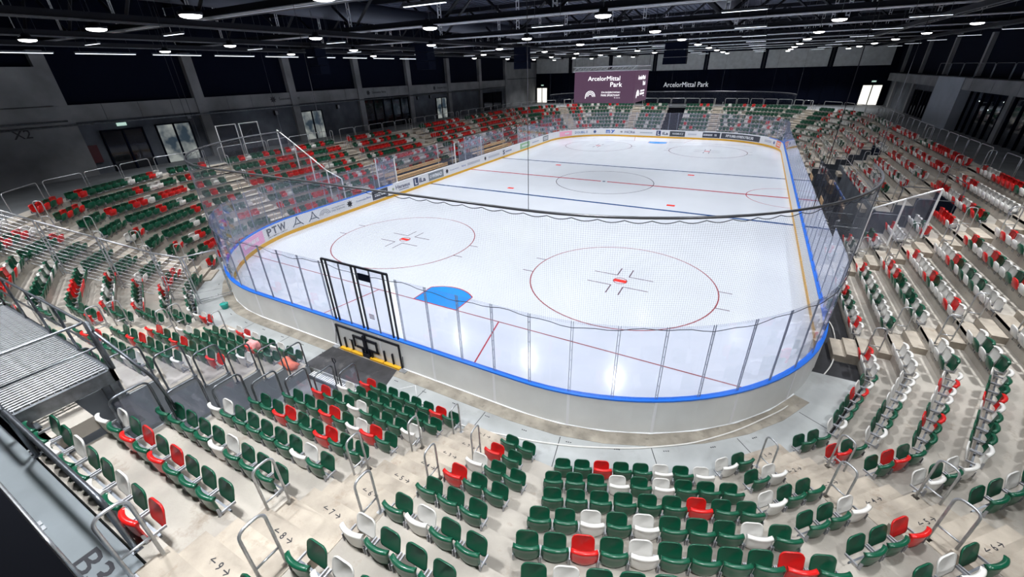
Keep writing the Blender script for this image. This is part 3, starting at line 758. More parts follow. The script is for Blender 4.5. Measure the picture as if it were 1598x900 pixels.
for x in (-.12, .05, .2, .34): mb.box((x-.02, -.25, -.14), (x+.02, -.17, .25))
mb.box((-.12, -.27, -.14), (.24, -.16, .03))
mb.tube([(gx0-.28, -.17, -.05), (gx0-.05, -.17, .75)], .012, 6); mb.tube([(gx1+.10, -.17, -.05), (gx1+.14, -.17, .45)], .012, 6)
mb.obj('latch_gear', steel_black, gt)
mb = MB()
for a, b_ in ((gx0+.08, -.75), (-.72, -.14), (.26, .90), (.94, gx1)): mb.box((a, -.30, -.145), (b_, -.16, -.06))
mb.obj('yellow_sill', yellow_m, gt)
mb = MB()
for x, z in ((-.85, .35), (-.62, .60), (-.58, .38), (-.02, .55), (.9, .35)): mb.box((x-.025, -.145, z-.025), (x+.025, -.128, z+.025))
mb.obj('bolt_head', steel_black, gt)
mb = MB(); mb.box((.38, -.13, 3.20), (.92, -.10, 3.46)); mb.obj('black_plate', black, gt)
for j in range(4): 
    mb = MB(); mb.box((.50, -.10, 1.66+j*.055), (.74, -.095, 1.69+j*.055)); mb.obj('warning_print', grey_line, gt)
mb = MB()
for x in (gx0-.3, gx1+.02): mb.box((x, -.36, -.145), (x+.28, -.2, -.09))
mb.obj('wheel_bracket', galv, gt)
# ------------------------------------------------------------------ adverts on the inside of the boards
def ad(s0, s1, col, z0=.30, z1=1.0, name='advert_panel'):
    m = col if not isinstance(col, tuple) else mat('ad_print', col, .4)
    return swept(name, m, s0, s1, (-.014, .0), (z0, z1), step=.6)
def ad_text(s, txt, w_, h, col, zc=.66):
    (x, y), (dx, dy) = at_s(s, -.018)
    m = text_black if col == 'k' else (text_white if col == 'w' else mat('ad_ink', col, .4))
    o = put_text(txt, .4, m, (x, y, zc), (-dx, -dy, 0), (0, 0, 1), rb, 'advert_lettering', fit=(w_, h), extrude=.002, bold=.03 if h > .3 else .008); return o
def arc_text(s, txt, w_, h, col, zc=.66):
    wid = {'I': .35, 'i': .35, 'l': .35, ' ': .4, 'W': 1.35, 'M': 1.3}; tot = sum(wid.get(c, .85) for c in txt); u = s+w_/2
    for c in txt:
        cw = wid.get(c, .85)/tot*w_
        if c != ' ': ad_text(u-cw/2, c, cw*.86, h, col, zc)
        u -= cw
def bars(s, w_, h, col, zc=.66, rows=2):
    m = text_black if col == 'k' else (text_white if col == 'w' else mat('ad_ink', col, .4)); rs = random.Random(int(s*10)); mb = MB()
    for j in range(rows):
        z = zc+h*(.5-(j+.5)/rows); u = -w_/2
        while u < w_/2-.05:
            l = min(rs.uniform(.08, .22), w_/2-u); (x, y), (dx, dy) = at_s(s-u-l/2, -.018); l2 = l*.8/2; hh = h/rows*.30
            mb.add([(x+dx*l2, y+dy*l2, z-hh), (x-dx*l2, y-dy*l2, z-hh), (x-dx*l2, y-dy*l2, z+hh), (x+dx*l2, y+dy*l2, z+hh)], [(0, 1, 2, 3)]); u += l
    mb.obj('advert_print', m, rb)
def star(s, r, col=text_black, zc=.66):
    (x, y), (dx, dy) = at_s(s, -.018); mb = MB(); pts = []
    for k in range(16):
        rr = r if k % 2 == 0 else r*.55; a = math.pi*k/8; pts.append((x-dx*rr*math.cos(a), y-dy*rr*math.cos(a), zc+rr*math.sin(a)))
    mb.add(pts, [tuple(range(16))]); pts2 = [(x-dx*r*.25*math.cos(a)+dy*.003*-1, y-dy*r*.25*math.cos(a)+dx*.003, zc+r*.25*math.sin(a)) for a in np.linspace(0, 2*math.pi, 9)[:-1]]
    mb.obj('star_emblem', col, rb)
def arcs(s, w_, h, col=text_black, zc=.66):
    (x, y), (dx, dy) = at_s(s, -.018); mb = MB()
    for f in (1., .72, .45):
        P = []
        for a in np.linspace(0, math.pi, 13): P.append((x-dx*w_/2*f*math.cos(a), y-dy*w_/2*f*math.cos(a), zc-h*.4+h*.9*f*math.sin(a)))
        mb.tube(P, .018, 4)
    mb.obj('stadium_emblem', col, rb)
Ly = lambda y: s_of(-1, y)
pink = (.85, .42, .66); teal = (.25, .32, .36); navy = (.03, .05, .13)
(sA) = PER-math.pi*4.25   # s where left long side meets near-left arc
ad(sA+3.2, sA+5.8, pink, .28, 1.02); bars(sA+4.5, 1.7, .4, 'w', rows=1)
arc_text(sA+2.0, 'PTW', 1.75, .48, (.12, .13, .17), .70); arc_text(sA+2.0, 'THE DOSIMETRY COMPANY', 1.7, .07, (.16, .17, .20), .37)
for yy in (8.25, 9.55):
    s = Ly(yy) if yy >= 8.5 else sA+.25
    (x, y), (dx, dy) = at_s(s, -.018); mb = MB()
    for sg in (-1, 1): mb.tube(fillet([(x-dx*.42*sg, y-dy*.42*sg, .36), (x-dx*.15*sg, y-dy*.15*sg, .60), (x, y, .98)], .3, 5), .03, 4)
    mb.tube([(x+dx*.2, y+dy*.2, .5), (x-dx*.2, y-dy*.2, .5)], .03, 4); mb.obj('tower_emblem', mat('ad_navy', (.05, .08, .13), .4), rb)
arcs(Ly(10.55), .9, .42, mat('ad_grey', (.3, .32, .38), .4)); ad_text(Ly(11.8), 'ZAGŁĘBIOWSKI', 1.2, .12, (.3, .32, .38), .74); ad_text(Ly(11.8), 'PARK SPORTOWY', 1.2, .12, (.3, .32, .38), .56)
star(Ly(12.9), .30); ad_text(Ly(14.1), 'Sosnowiec', 1.1, .16, (.2, .25, .4), .66); ad_text(Ly(14.9), 'łączy', .5, .2, (.05, .12, .4), .66)
ad(Ly(17.1), Ly(15.3), (.045, .05, .07)); bars(Ly(16.2), 1.3, .34, 'w')
star(Ly(17.75), .16, mat('ad_green', (.3, .35, .2), .4)); ad_text(Ly(19.0), 'Heraeus', 1.85, .34, (.16, .17, .24), .72); bars(Ly(19.1), 1.3, .12, (.16, .17, .3), .42, 1)
ad(Ly(21.1), Ly(20.45), navy); ad_text(Ly(20.78), 'L', .3, .5, 'w'); ad_text(Ly(21.7), 'iLa', .95, .42, (.05, .06, .12))
ad(Ly(25.0), Ly(22.65), (.20, .23, .26)); ad_text(Ly(23.95), 'WIMAD', 1.6, .34, 'w'); ad_text(Ly(22.95), 'o', .3, .3, 'w')
star(Ly(25.6), .28); ad_text(Ly(26.9), 'Sosnowiec', 1.6, .14, (.3, .35, .5)); ad_text(Ly(28.6), 'łączy', .8, .2, (.08, .15, .45)); bars(Ly(30.6), 2.6, .26, (.35, .38, .45))
star(Ly(33.0), .26); bars(Ly(35.0), 2.6, .26, (.35, .38, .45)); ad_text(Ly(37.4), 'S', .5, .5, (.05, .06, .12)); bars(Ly(38.6), 1.6, .3, (.2, .25, .4), rows=1)
ad(Ly(44.6), Ly(41.8), (.30, .52, .30)); bars(Ly(43.2), 1.8, .4, 'w', rows=1); bars(Ly(46.5), 2.2, .2, (.3, .35, .5), rows=1); ad(Ly(50.9), Ly(49.), (.22, .25, .28)); bars(Ly(50.), 1.4, .4, 'w')
fa = 13+math.pi*4.25*3+43+13-math.pi*4.25   # s at x=-6.5,y=60  (end of far straight)
def Fx(x):   # far straight / corners, x -> s
    sf = 13+math.pi*4.25*2+43
    if abs(x) <= 6.5: return sf+(6.5-x)
    if x > 6.5: a = math.asin(min(1, (x-6.5)/8.5)); return sf-8.5*a
    a = math.asin(min(1, (-x-6.5)/8.5)); return sf+13+8.5*a
ad(Fx(-13.4), Fx(-14.55), (.90, .40, .55), .3, 1.02); 
arc_text(Fx(-12.3), 'DOUBLO', 2.2, .36, (.2, .3, .5)); star(Fx(-10.5), .3, mat('ad_n2', (.05, .1, .25), .4)); arc_text(Fx(-8.2), 'my', 1.5, .5, (.02, .12, .45)); ad_text(Fx(-5.2), 'HCR6', 1.6, .36, (.2, .22, .3)); ad_text(Fx(-6.5), '*', .4, .3, 'k')
bars(Fx(-2.7), 1.9, .28, (.4, .45, .5), rows=1)
ad(Fx(-.55), Fx(-1.2), navy); ad_text(Fx(-.85), 'L', .3, .5, 'w'); ad_text(Fx(.1), 'iLa', .85, .42, (.05, .06, .12))
ad(Fx(2.9), Fx(.75), (.05, .06, .07)); ad_text(Fx(1.9), 'NARMUCZ', 1.5, .26, 'w')
bars(Fx(3.9), 1.2, .24, (.4, .43, .5)); bars(Fx(-13.9), .9, .4, 'w', rows=1); 
ad(Fx(7.6), Fx(5.3), (.03, .035, .06)); bars(Fx(6.3), 1.8, .3, 'w')
ad(Fx(12.6), Fx(7.75), (.05, .055, .075)); arc_text(Fx(10.2), 'projektwentylacja', 3.9, .36, 'w')
sfr = 13+math.pi*4.25+43
ad(sfr+1.6, sfr+3.1, (.90, .22, .10), .3, 1.02); bars(sfr+2.35, 1.1, .44, 'w'); star(sfr+3.7, .25, mat('ad_n3', (.05, .08, .3), .4)); bars(sfr+5., 1.4, .3, (.4, .4, .5))
# ------------------------------------------------------------------ protective nets
pipe_m = mat('net_pipe', (.13, .135, .15), .35, .5)
def make_net(s0, s1, zt, zb, label, ncol, sag=True):
    root = empty('safety_net', (0, 0, 0), label, 'net')
    n_ = int((s1-s0)/.6); P = [(*at_s(s0+(s1-s0)*i/n_, .06)[0], zt) for i in range(n_+1)]
    mb = MB(); mb.tube(P, .035, 8); mb.obj('top_pipe', pipe_m, root)
    def ztop(s): return zt-.07-.06*abs(math.sin(math.pi*(s-s0)/.6))
    mb = MB(); P = []; m_ = int((s1-s0)/.1)
    for i in range(m_+1): s = s0+(s1-s0)*i/m_; P.append((*at_s(s, .06)[0], ztop(s)))
    mb.tube(P, .010, 4)
    P = []; m_ = int((s1-s0)/.3)
    for i in range(m_+1): s = s0+(s1-s0)*i/m_; P.append((*at_s(s, .10)[0], zb-.10+.06*math.sin(s*1.6)+.03*math.sin(s*5.1)))
    mb.tube(P, .012, 4); mb.obj('border_rope', rope_m, root)
    # threads (real geometry, square section)
    mb = MB(); r = .0014; m_ = int((s1-s0)/ncol); vs = []; fs = []
    def quad(p, q, ax):
        # three-sided thread
        A = [Vector(ax), Vector((0, 0, 1)) if abs(q[2]-p[2]) < .5 else Vector((-ax[1], ax[0], 0))]
        b0 = len(vs)
        for w_ in (p, q):
            w_ = Vector(w_); vs.extend([w_+A[0]*r, w_-A[0]*r*.5+A[1]*r*.87, w_-A[0]*r*.5-A[1]*r*.87])
        for k in range(3): fs.append((b0+k, b0+(k+1) % 3, b0+3+(k+1) % 3, b0+3+k))
    for i in range(m_+1):
        s = s0+(s1-s0)*i/m_; (x, y), (dx, dy) = at_s(s, .06); quad((x, y, zb-.08), (x, y, ztop(s)), (dx, dy, 0))
    hs = int((zt-zb)/ncol); n2 = int((s1-s0)/.5)
    for j in range(hs+1):
        z = zb-.05+(zt-.12-zb)*j/hs
        for i in range(n2):
            a, ta = at_s(s0+(s1-s0)*i/n2, .06); b_, tb = at_s(s0+(s1-s0)*(i+1)/n2, .06); quad((*a, z), (*b_, z), (ta[1], -ta[0], 0))
    mb.add(vs, fs); o = mb.obj('netting', net_m, root); o['kind'] = 'stuff'
    s = s0
    while s < s1+.1:
        p, _ = at_s(min(s, s1), .06); mb = MB(); mb.tube([(*p, zt), (p[0]*1.0, p[1], 11.6)], .008, 4); s += (s1-s0)/6
        mb.obj('suspension_cable', rope_m, root)
    return root
make_net(-(math.pi*4.25)-.4, 13+math.pi*4.25+.6, 6.42, GH_NEAR, 'dark safety net on a curved pipe hung over the near end of the rink', .055)
make_net(13+math.pi*4.25+43, 13+math.pi*4.25*2+43+13+math.pi*4.25, 6.35, GH_NEAR, 'dark safety net on a curved pipe hung over the far end of the rink', .14)
# ------------------------------------------------------------------ hall walls
def wall(name, lo, hi, m=concrete_dark): mb = MB(); mb.box(lo, hi); o = mb.obj(name, m); return tag(o, kind='structure')
LX = -28.; FY = 73.5; RX = BACK; CZ = 14.6
wall('wall_left', (LX-.3, -14, -.6), (LX, FY, CZ), black)
wall('wall_far', (LX-.3, FY, -.6), (RX+.3, FY+.3, CZ), black)
wall('wall_right', (RX, -14, -.6), (RX+.3, FY, CZ), black)
wall('wall_near', (LX-.3, -14.3, -.6), (RX+.3, -14, CZ), black)
mb = MB(); mb.box((LX-.3, -14.3, CZ), (RX+.3, FY+.3, CZ+.2))
for i in range(-56, 55):                                   # corrugation ribs of the roof sheet
    mb.box((i*.5, -14, CZ-.06), (i*.5+.22, FY, CZ))
o = mb.obj('ceiling', roof_m); tag(o, kind='structure')
wl = empty('wall_left', kind='structure'); wl.name = 'wall_left_facing'
cols_y = [2.85+8.35*i for i in range(-1, 9)]
def part(name, m, parent, lo, hi): mb = MB(); mb.box(lo, hi); return mb.obj(name, m, parent)
for i, y in enumerate(cols_y):
    if y > 62: continue
    part('column', concrete_wall, wl, (LX+.0, y-.35, WZ), (LX+.42, y+.35, 11.3))
for i in range(len(cols_y)-1):
    y0, y1 = cols_y[i], min(cols_y[i+1], FY)
    if y0 > 61.5: break
    for j in range(4):                                  # precast beam pieces
        a, b_ = y0+(y1-y0)*j/4, y0+(y1-y0)*(j+1)/4; part('beam_panel', concrete_wall, wl, (LX, a+.012, 7.2), (LX+.32, b_-.012, 8.22))
    part('wall_panel', concrete_dark, wl, (LX, y0+.36, WZ), (LX+.12, y1-.36, 7.2))
part('wall_panel', concrete_wall, wl, (LX, -14, 8.25), (LX+.45, 2.8, 10.4)); part('wall_panel', concrete_wall, wl, (LX, -14, WZ), (LX+.45, 2.8, 8.2))
part('wall_panel', concrete_wall, wl, (LX, 61.4, 8.3), (LX+.35, FY, 10.9)); part('wall_panel', concrete_wall, wl, (LX, 61.4, WZ), (LX+.35, FY, 8.2))
mb = MB(); mb.tube([(LX+.5, -14, 7.05), (LX+.5, 61, 7.05)], .06, 6); mb.tube([(LX+.55, -14, 7.32), (LX+.55, 2.8, 7.32)], .05, 6); mb.obj('cable_tray', steel_dark, wl)
put_text('X2', .7, text_black, (LX+.46, .5, 6.75), (0, 1, 0), (0, 0, 1), wl)
# doors and windows in the left wall
def portal(name, x, y0, y1, z0, z1, panes, m_pane, nz=1, sgn=1, frame=black, label=None):
    r = empty(name, (x, (y0+y1)/2, z0), kind='structure'); L = y1-y0
    mb = MB(); t = .07; h = z1-z0
    mb.box((0, -L/2, 0), (sgn*.16, -L/2+t, h)); mb.box((0, L/2-t, 0), (sgn*.16, L/2, h)); mb.box((0, -L/2, h-t), (sgn*.16, L/2, h))
    for i in range(1, panes): yy = -L/2+L*i/panes; mb.box((0, yy-t*.8, 0), (sgn*.16, yy+t*.8, h))
    for j in range(1, nz): mb.box((0, -L/2, h*j/nz-.03), (sgn*.16, L/2, h*j/nz+.03))
    mb2 = mb; 
    o = mb.obj('door_frame' if 'door' in name else 'window_frame', frame, r)
    for i in range(panes):
        mb = MB(); a = -L/2+L*i/panes+t*.8; b_ = -L/2+L*(i+1)/panes-t*.8; mb.box((sgn*.04, a, .02), (sgn*.07, b_, h-t)); mb.obj('pane', m_pane, r)
    return r
wx = LX+.13
def sign(x, y, z, sgn=1): mb = MB(); mb.box((x, y-.28, z), (x+sgn*.05, y+.28, z+.2)); o = mb.obj('exit_sign', exit_m); tag(o, 'small lit exit sign above the %s' % ('dark double doors on the left wall' if abs(y-5.6) < 1 else 'doorway at the end of the far wall, %s corner' % ('left' if x < 0 else 'right')), 'sign')
portal('door_1', wx, 4.25, 6.75, WZ, 6.55, 2, glass_dark)
portal('door_2', wx, 7.55, 9.95, WZ, 6.6, 2, refl_glow); portal('door_3', wx, 19.95, 22.45, WZ, 6.5, 2, refl_glow)
w1 = portal('window_1', wx, 28.3, 35.8, WZ, 7.15, 5, glass_dark)
for o in [o for o in w1.children if o.name.startswith('pane')][2:]: part('painted_reflection', refl_glow, w1, (o.bound_box[0][0]-.01, o.bound_box[0][1]+.1, 1.25), (o.bound_box[0][0], o.bound_box[6][1]-.1, 2.9))  # glowing plates that paint reflections into the later panes
portal('door_4', wx, 41.4, 43.9, WZ, 6.5, 2, refl_glow, 2); portal('door_5', wx, 53.8, 59.8, WZ, 6.5, 2, glass_dark)
# left wall doors only glow with painted reflections; exit sign over the dark pair
sign(wx+.1, 5.6, 6.75)
mb = MB(); mb.box((LX+.13, 2.95, 4.6), (LX+.30, 3.75, 5.72)); o = mb.obj('fire_cabinet', mat('dark_red', (.07, .008, .014), .5)); tag(o, 'dark red fire hose cabinet on the left wall beside the dark doors', 'cabinet')
for y in (20., 31.7, 43.8, 12.5):
    if y > 14: put_text('Sosnowiec łączy', .4, text_black, (LX+.33, y-.9, 7.7), (0, 1, 0), (0, 0, 1), wl, fit=(2.2, .3))
    (x, yy) = (LX+.33, y-2.6)
    if y > 14:
        mb = MB(); pts = []
        for k in range(16): rr = .32 if k % 2 == 0 else .17; a = math.pi*k/8; pts.append((x, yy+rr*math.cos(a), 7.72+rr*math.sin(a)))
        mb.add(pts, [tuple(range(16))]); mb.obj('star_emblem', text_black, wl)
def speaker_box(x, y, z, lab):
    r = empty('wall_loudspeaker', (x, y, z), lab, 'loudspeaker'); mb = MB(); mb.box((0, -.16, -.2), (.22, .16, .2)); mb.obj('cabinet', steel_black, r); mb = MB(); mb.box((.22, -.13, -.17), (.235, .13, .17)); mb.obj('grille', steel_dark, r)
speaker_box(LX+.13, 10.0, 6.95, 'small black wall speaker right of the first bright doors'); speaker_box(LX+.13, 17.4, 6.6, 'small black wall speaker left of the second bright doors'); speaker_box(LX+.13, 24.6, 6.6, 'small black wall speaker right of the second bright doors'); speaker_box(LX+.13, 37.6, 6.7, 'small black wall speaker right of the dark window band'); speaker_box(LX+.13, 40.2, 6.7, 'small black wall speaker left of the third bright doors')
# far wall: light clerestory band over black curtain
wf = empty('wall_far_facing', kind='structure'); pale = mat('pale_panel', (.62, .65, .66), .7, noise=(2., .15))
xs = [-27.9, -20.6, -13., -5.3, 2.8, 11., 19.6, 26.9]
for i in range(len(xs)-1):
    part('clerestory_panel', pale, wf, (xs[i]+.35, FY-.1, 8.95), (xs[i+1]-.35, FY, 11.4))
    part('frame_post', steel_black, wf, (xs[i]-.12, FY-.2, WZ), (xs[i]+.12, FY, 11.4))
for x in np.arange(-27, 27, 1.6): part('curtain', black, wf, (x+.02, FY-.22, WZ+.2), (x+1.58, FY-.12, 8.9))
put_text('ArcelorMittal Park', .8, emit('glow_boosted_letters', (.9, .93, 1), .42), (.15, FY-.26, 6.8), (1, 0, 0), (0, 0, 1), wf, fit=(7.1, .75), bold=0.)  # plain white letters, brightness put in as emission
def far_door(name, x0, x1):
    r = empty(name, ((x0+x1)/2, FY-.24, WZ), kind='structure'); L = x1-x0; mb = MB(); h = 2.6
    mb.box((-L/2-.1, -.1, 0), (-L/2, .1, h)); mb.box((L/2, -.1, 0), (L/2+.1, .1, h)); mb.box((-.06, -.1, 0), (.06, .1, h)); mb.box((-L/2-.1, -.1, h), (L/2+.1, .1, h+.1)); mb.obj('door_frame', steel_black, r)
    for a, b_ in ((-L/2, -.06), (.06, L/2)): mb = MB(); mb.box((a, -.03, .05), (b_, .0, h)); mb.obj('pane', day_m, r)
far_door('door_6', -27.3, -25.2); far_door('door_7', 24.2, 26.4)
for x in (-26.2, 25.3): mb = MB(); mb.box((x-.25, FY-.3, 6.85), (x+.25, FY-.24, 7.03)); o = mb.obj('exit_sign', exit_m); tag(o, 'small lit exit sign above the bright doors in the far wall, %s corner' % ('left' if x < 0 else 'right'), 'sign')
# right wall
wr = empty('wall_right_facing', kind='structure')
for i, y in enumerate([2.85+8.35*j for j in range(-1, 9)]):
    if y > 70: continue
    part('column', concrete_wall, wr, (RX-.42, y-.35, WZ), (RX, y+.35, 7.1)); part('column', concrete_wall, wr, (RX-.3, y-.2, 8.1), (RX, y+.2, 11.3))
for j in range(20):
    a = -12+4.17*j; part('beam_panel', concrete_wall, wr, (RX-1.0, a+.01, 7.1), (RX, a+4.15, 8.0))
part('wall_panel', concrete_dark, wr, (RX-.15, 51, WZ), (RX, FY, 7.1)); 
grey_pale = mat('grey_pillar', (.36, .40, .46), .7, noise=(.8, .1))
part('stair_shaft', grey_pale, wr, (RX-1.05, 43.9, WZ), (RX-.15, 50.7, 8.02))
portal('door_8', RX-.16, 54.4, 56.6, WZ, 6.45, 2, glass_dark, sgn=-1); portal('door_9', RX-.16, 57.6, 60., WZ, 6.45, 2, glass_dark, sgn=-1)
glass_mid = glassmat('smoked_glass', (.55, .6, .66), haze=.01)
for j in range(11):
    a = -1.5+4.12*j; portal('window_%d' % (j+2), RX-.2, a+.03, a+4.08, WZ, 7.05, 3, glass_mid, sgn=-1)
# lit foyer lamps behind the dark glazing on the right
for j, (y, z) in enumerate([(16, 5.9), (18.4, 6.3), (22, 5.6), (24.5, 6.2), (27, 5.9), (29.6, 6.4), (31, 5.7), (33.6, 6.1), (36.2, 5.8), (37.9, 6.5), (40.2, 5.8), (42.2, 6.3)]):
    mb = MB(); mb.box((RX-.02, y-.22, z-.035), (RX+.0, y+.22, z+.035)); o = mb.obj('foyer_lamp', emit('foyer_glow', (1, .95, .8), 6.)); tag(o, 'dim foyer lamp showing through the dark glazing, %s along the right wall' % ordn(j), 'lamp', 'foyer lamps behind the right glazing')
# mezzanine rail on right wall
for j in range(12):
    y = 14+3.2*j; guard((RX-.9, y), (RX-.9, y+3.05), 8.0, 1.1, 'dark hoop railing on the right gallery, %s along' % ordn(j), 'gallery railings on the right', m=steel_dark)
# near gallery slab just under the camera
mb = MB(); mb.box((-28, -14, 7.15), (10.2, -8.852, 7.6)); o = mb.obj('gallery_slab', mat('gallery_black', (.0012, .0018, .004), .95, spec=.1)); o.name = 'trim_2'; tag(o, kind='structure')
# B3 on the near walkway
o = put_text('B3', .8, text_black, (4.86, -8.74, WZ+.004), (1, 0, 0), (0, 1, 0), None, 'row_letter', fit=(.62, .30), extrude=.001); o.name = 'trim_3'; tag(o, kind='structure')
# near walkway rail between row 9 and the walkway: low steel rails
r = guard((-1.2, -8.36), (1.55, -8.36), WZ, 1.05, 'dark steel rail behind the top near row, left length', 'rails behind the top near row', m=steel_dark, r=.035)
r = guard((1.7, -8.36), (5.1, -8.36), WZ, 1.05, 'dark steel rail behind the top near row, right length', 'rails behind the top near row', m=steel_dark, r=.035)
# ------------------------------------------------------------------ roof trusses, ducts, lamps
for i, y in enumerate([-5.5, 2.85, 11.2, 19.55, 27.9, 36.25, 44.6, 52.95, 61.3, 69.6]):
    galv_dim = mat('truss_conduit', (.80, .83, .88), .5, .0) if not i else galv_dim
    tr = empty('roof_truss', (0, y, 11.55), 'black lattice roof truss spanning the hall, %s from the camera end' % ordn(i), 'truss', 'lattice trusses across the hall')
    mb = MB(); mb.box((LX, -.17, 0), (RX, .17, .32)); mb.box((LX, -.25, -.012), (RX, -.17, .02), 1); mb.tube([(LX, -.24, .05), (RX, -.24, .05)], .035, 6, 1); mb.obj('bottom_chord', [steel_black, galv_dim], tr)
    mb = MB(); mb.box((LX, -.15, 2.6), (RX, .15, 2.9)); mb.obj('top_chord', steel_black, tr)
    n_ = 18
    for j in range(n_):
        x0 = LX+(RX-LX)*j/n_; x1 = LX+(RX-LX)*(j+1)/n_; up = j % 2 == 0
        mb = MB(); mb.tube([(x0, 0, .2 if up else 2.7), (x1, 0, 2.7 if up else .2)], .085, 4); mb.obj('web_member', steel_black, tr)
        if j % 2 == 0:
            mb = MB()
            for sx in (-.09, .09): mb.box((x0+sx-.02, -.28, .3), (x0+sx+.02, -.24, 2.6))
            for z in np.arange(.4, 2.6, .35): mb.box((x0-.1, -.28, z), (x0+.1, -.25, z+.06))
            mb.obj('cable_ladder', galv_dim, tr)
for i, x in enumerate([-22, -15.5, -8.2, 18.5, 24.]):
    pu = empty('roof_purlin', (x, 0, 0), 'dark longitudinal beam with cable tray under the roof, %s from the left wall' % ordn(i), 'beam', 'longitudinal roof beams')
    mb = MB(); mb.box((-.12, -13, 11.25), (.12, 73, 11.45)); mb.obj('beam', steel_black, pu); mb = MB(); mb.box((-.2, -13, 11.20), (-.13, 73, 11.23)); mb.box((.13, -13, 11.20), (.2, 73, 11.23)); mb.obj('cable_tray', steel_dark, pu)
for i, (x, z) in enumerate([(-11.5, 12.9), (8.5, 12.9)]):
    mb = MB(); mb.tube([(x, -13, z), (x, 72, z)], .55, 12); o = mb.obj('air_duct', mat('duct', (.045, .052, .075), .6, .2)); tag(o, 'large round grey air duct along the roof, on the %s' % ('left' if i == 0 else 'right'), 'duct', 'round air ducts')
# lamps
LZ = 11.0
lamp_cat = MB()
hm = MB(); hm.tube([(0, 0, .02), (0, 0, .10)], .30, 14); hm.tube([(0, 0, .10), (0, 0, .24)], .15, 10); h_me = hm.me('housing', steel_black)
dm = MB(); [dm.add([(r_*math.cos(2*math.pi*k/20), r_*math.sin(2*math.pi*k/20), z_) for r_, z_ in ((.27, .02), (.255, -.02), (.19, -.045), (.09, -.06)) for k in range(20)],
  [(j*20+k, (j+1)*20+k, (j+1)*20+(k+1) % 20, j*20+(k+1) % 20) for j in range(3) for k in range(20)]+[tuple(60+k for k in range(20))[::-1]], 0, True)]; d_me = dm.me('diffuser', lamp_m)
cm = MB(); cm.tube([(0, 0, .24), (0, 0, CZ-.06-LZ)], .012, 4); c_me = cm.me('hanger', steel_dark)
la = bpy.data.lights.new('lamp_light', 'AREA'); la.shape = 'DISK'; la.size = .55; la.energy = LAMP_W; la.spread = math.radians(LAMP_SPREAD); la.color = (.975, .985, 1.)
lamps = []
for x, y in [(-14.7, -1.05), (-8.5, -1.1), (-3., -1.), (2.1, -.8), (8.4, -1.), (14.2, -1.)]: lamps.append((x, y))
for y in (6.5, 15., 23.5, 32., 40.5, 49., 57.5, 65.5):  # last row added to brighten the far seats and wall
    for x in (-20.5, -13.9, -7.2, -.6, 6.1, 13.6, 20.3): lamps.append((x, y+(.8 if x > 0 else 0)))
for y in (-7.2,):  # unseen row above the camera, added to brighten the near stands
    for x in (-19., -12.5, -6., .3, 6.6, 12.9, 19.): lamps.append((x, y))
rows_ = {}
for x, y in lamps: rows_.setdefault(round((y-.4)/8.4), []).append((x, y))
ordered = [(x, y, ri, ci) for ri, kk in enumerate(sorted(rows_)) for ci, (x, y) in enumerate(sorted(rows_[kk]))]
la2 = la.copy(); la2.energy = LAMP_W*.16
la3 = la.copy(); la3.energy = LAMP_W*.60; la_near_fill = la.copy(); la_near_fill.energy = LAMP_W*1.18; la4 = la.copy(); la4.energy = LAMP_W*1.25; la_far_fill = la.copy(); la_far_fill.energy = LAMP_W*1.5
for (x, y, ri, ci) in ordered:  # covers the real rows and the added near and far fill rows
    r = empty('high_bay_lamp', (x, y, LZ), 'round glowing high-bay lamp, %s from left in the %s lamp row from the camera' % (ordn(ci), ordn(ri)), 'lamp', 'round high-bay lamps under the roof')
    mesh_obj('housing', h_me, r); mesh_obj('diffuser', d_me, r); mesh_obj('hanger', c_me, r)
    l = bpy.data.objects.new('lamp_light', la_far_fill if y > 62 else (la4 if y < 18 else la2) if abs(x) > 18 else ((la_near_fill if y < -4 else la3) if y < 2 else la)); COL.objects.link(l); l.parent = r; l.location = (0, 0, -.07)
# linear luminaires
lin_me = MB(); lin_me.box((-.75, -.06, 0), (.75, .06, .08)); l1 = lin_me.me('housing', steel_dark)
lm = MB(); lm.box((-.72, -.045, -.012), (.72, .045, -.001)); hg = MB(); hg.tube([(-.6, 0, .08), (-.6, 0, CZ-.06-11.12)], .008, 4); l3 = hg.me('hanger', steel_dark); l2 = lm.me('diffuser', emit('batten_glow', (.85, .92, 1), 2.2))
k = 0
for y in (0., 8.35, 16.7, 25., 33.4, 41.7, 50., 58.4, 66.8):
    for x in (-18, -10.5, 2.6, 10.2, 17.2, 25.5):
        if not in_frame((x, y, 11.2), 20): continue
        r = empty('batten_lamp', (x, y+2.2, 11.12), 'slim linear lamp, %s from left in the %s linear row from the camera' % (ordn([-18, -10.5, 2.6, 10.2, 17.2, 25.5].index(x)), ordn(round(y/8.35))), 'lamp', 'slim linear lamps under the roof'); mesh_obj('housing', l1, r); mesh_obj('diffuser', l2, r); mesh_obj('hanger', l3, r); mesh_obj('hanger', l3, r, (1.2, 0, 0)); k += 1
for j in range(9):
    y = 1.6+4.15*j; r = empty('wall_batten_lamp', (-26.0, y, 11.08), 'long bright linear lamp above the left walkway, %s from the camera end' % ordn(j), 'lamp', 'long linear lamps along the left wall')
    mb = MB(); mb.box((-.07, -1.6, 0), (.07, 1.6, .09)); mb.obj('housing', steel_dark, r); mb = MB(); mb.box((-.06, -1.55, -.03), (.06, 1.55, 0)); mb.obj('diffuser', bpy.data.materials['batten_glow'], r)
    for q in (-1.3, 1.3): mb = MB(); mb.tube([(0, q, .09), (0, q, CZ-.06-11.08)], .008, 4); mb.obj('hanger', steel_dark, r)
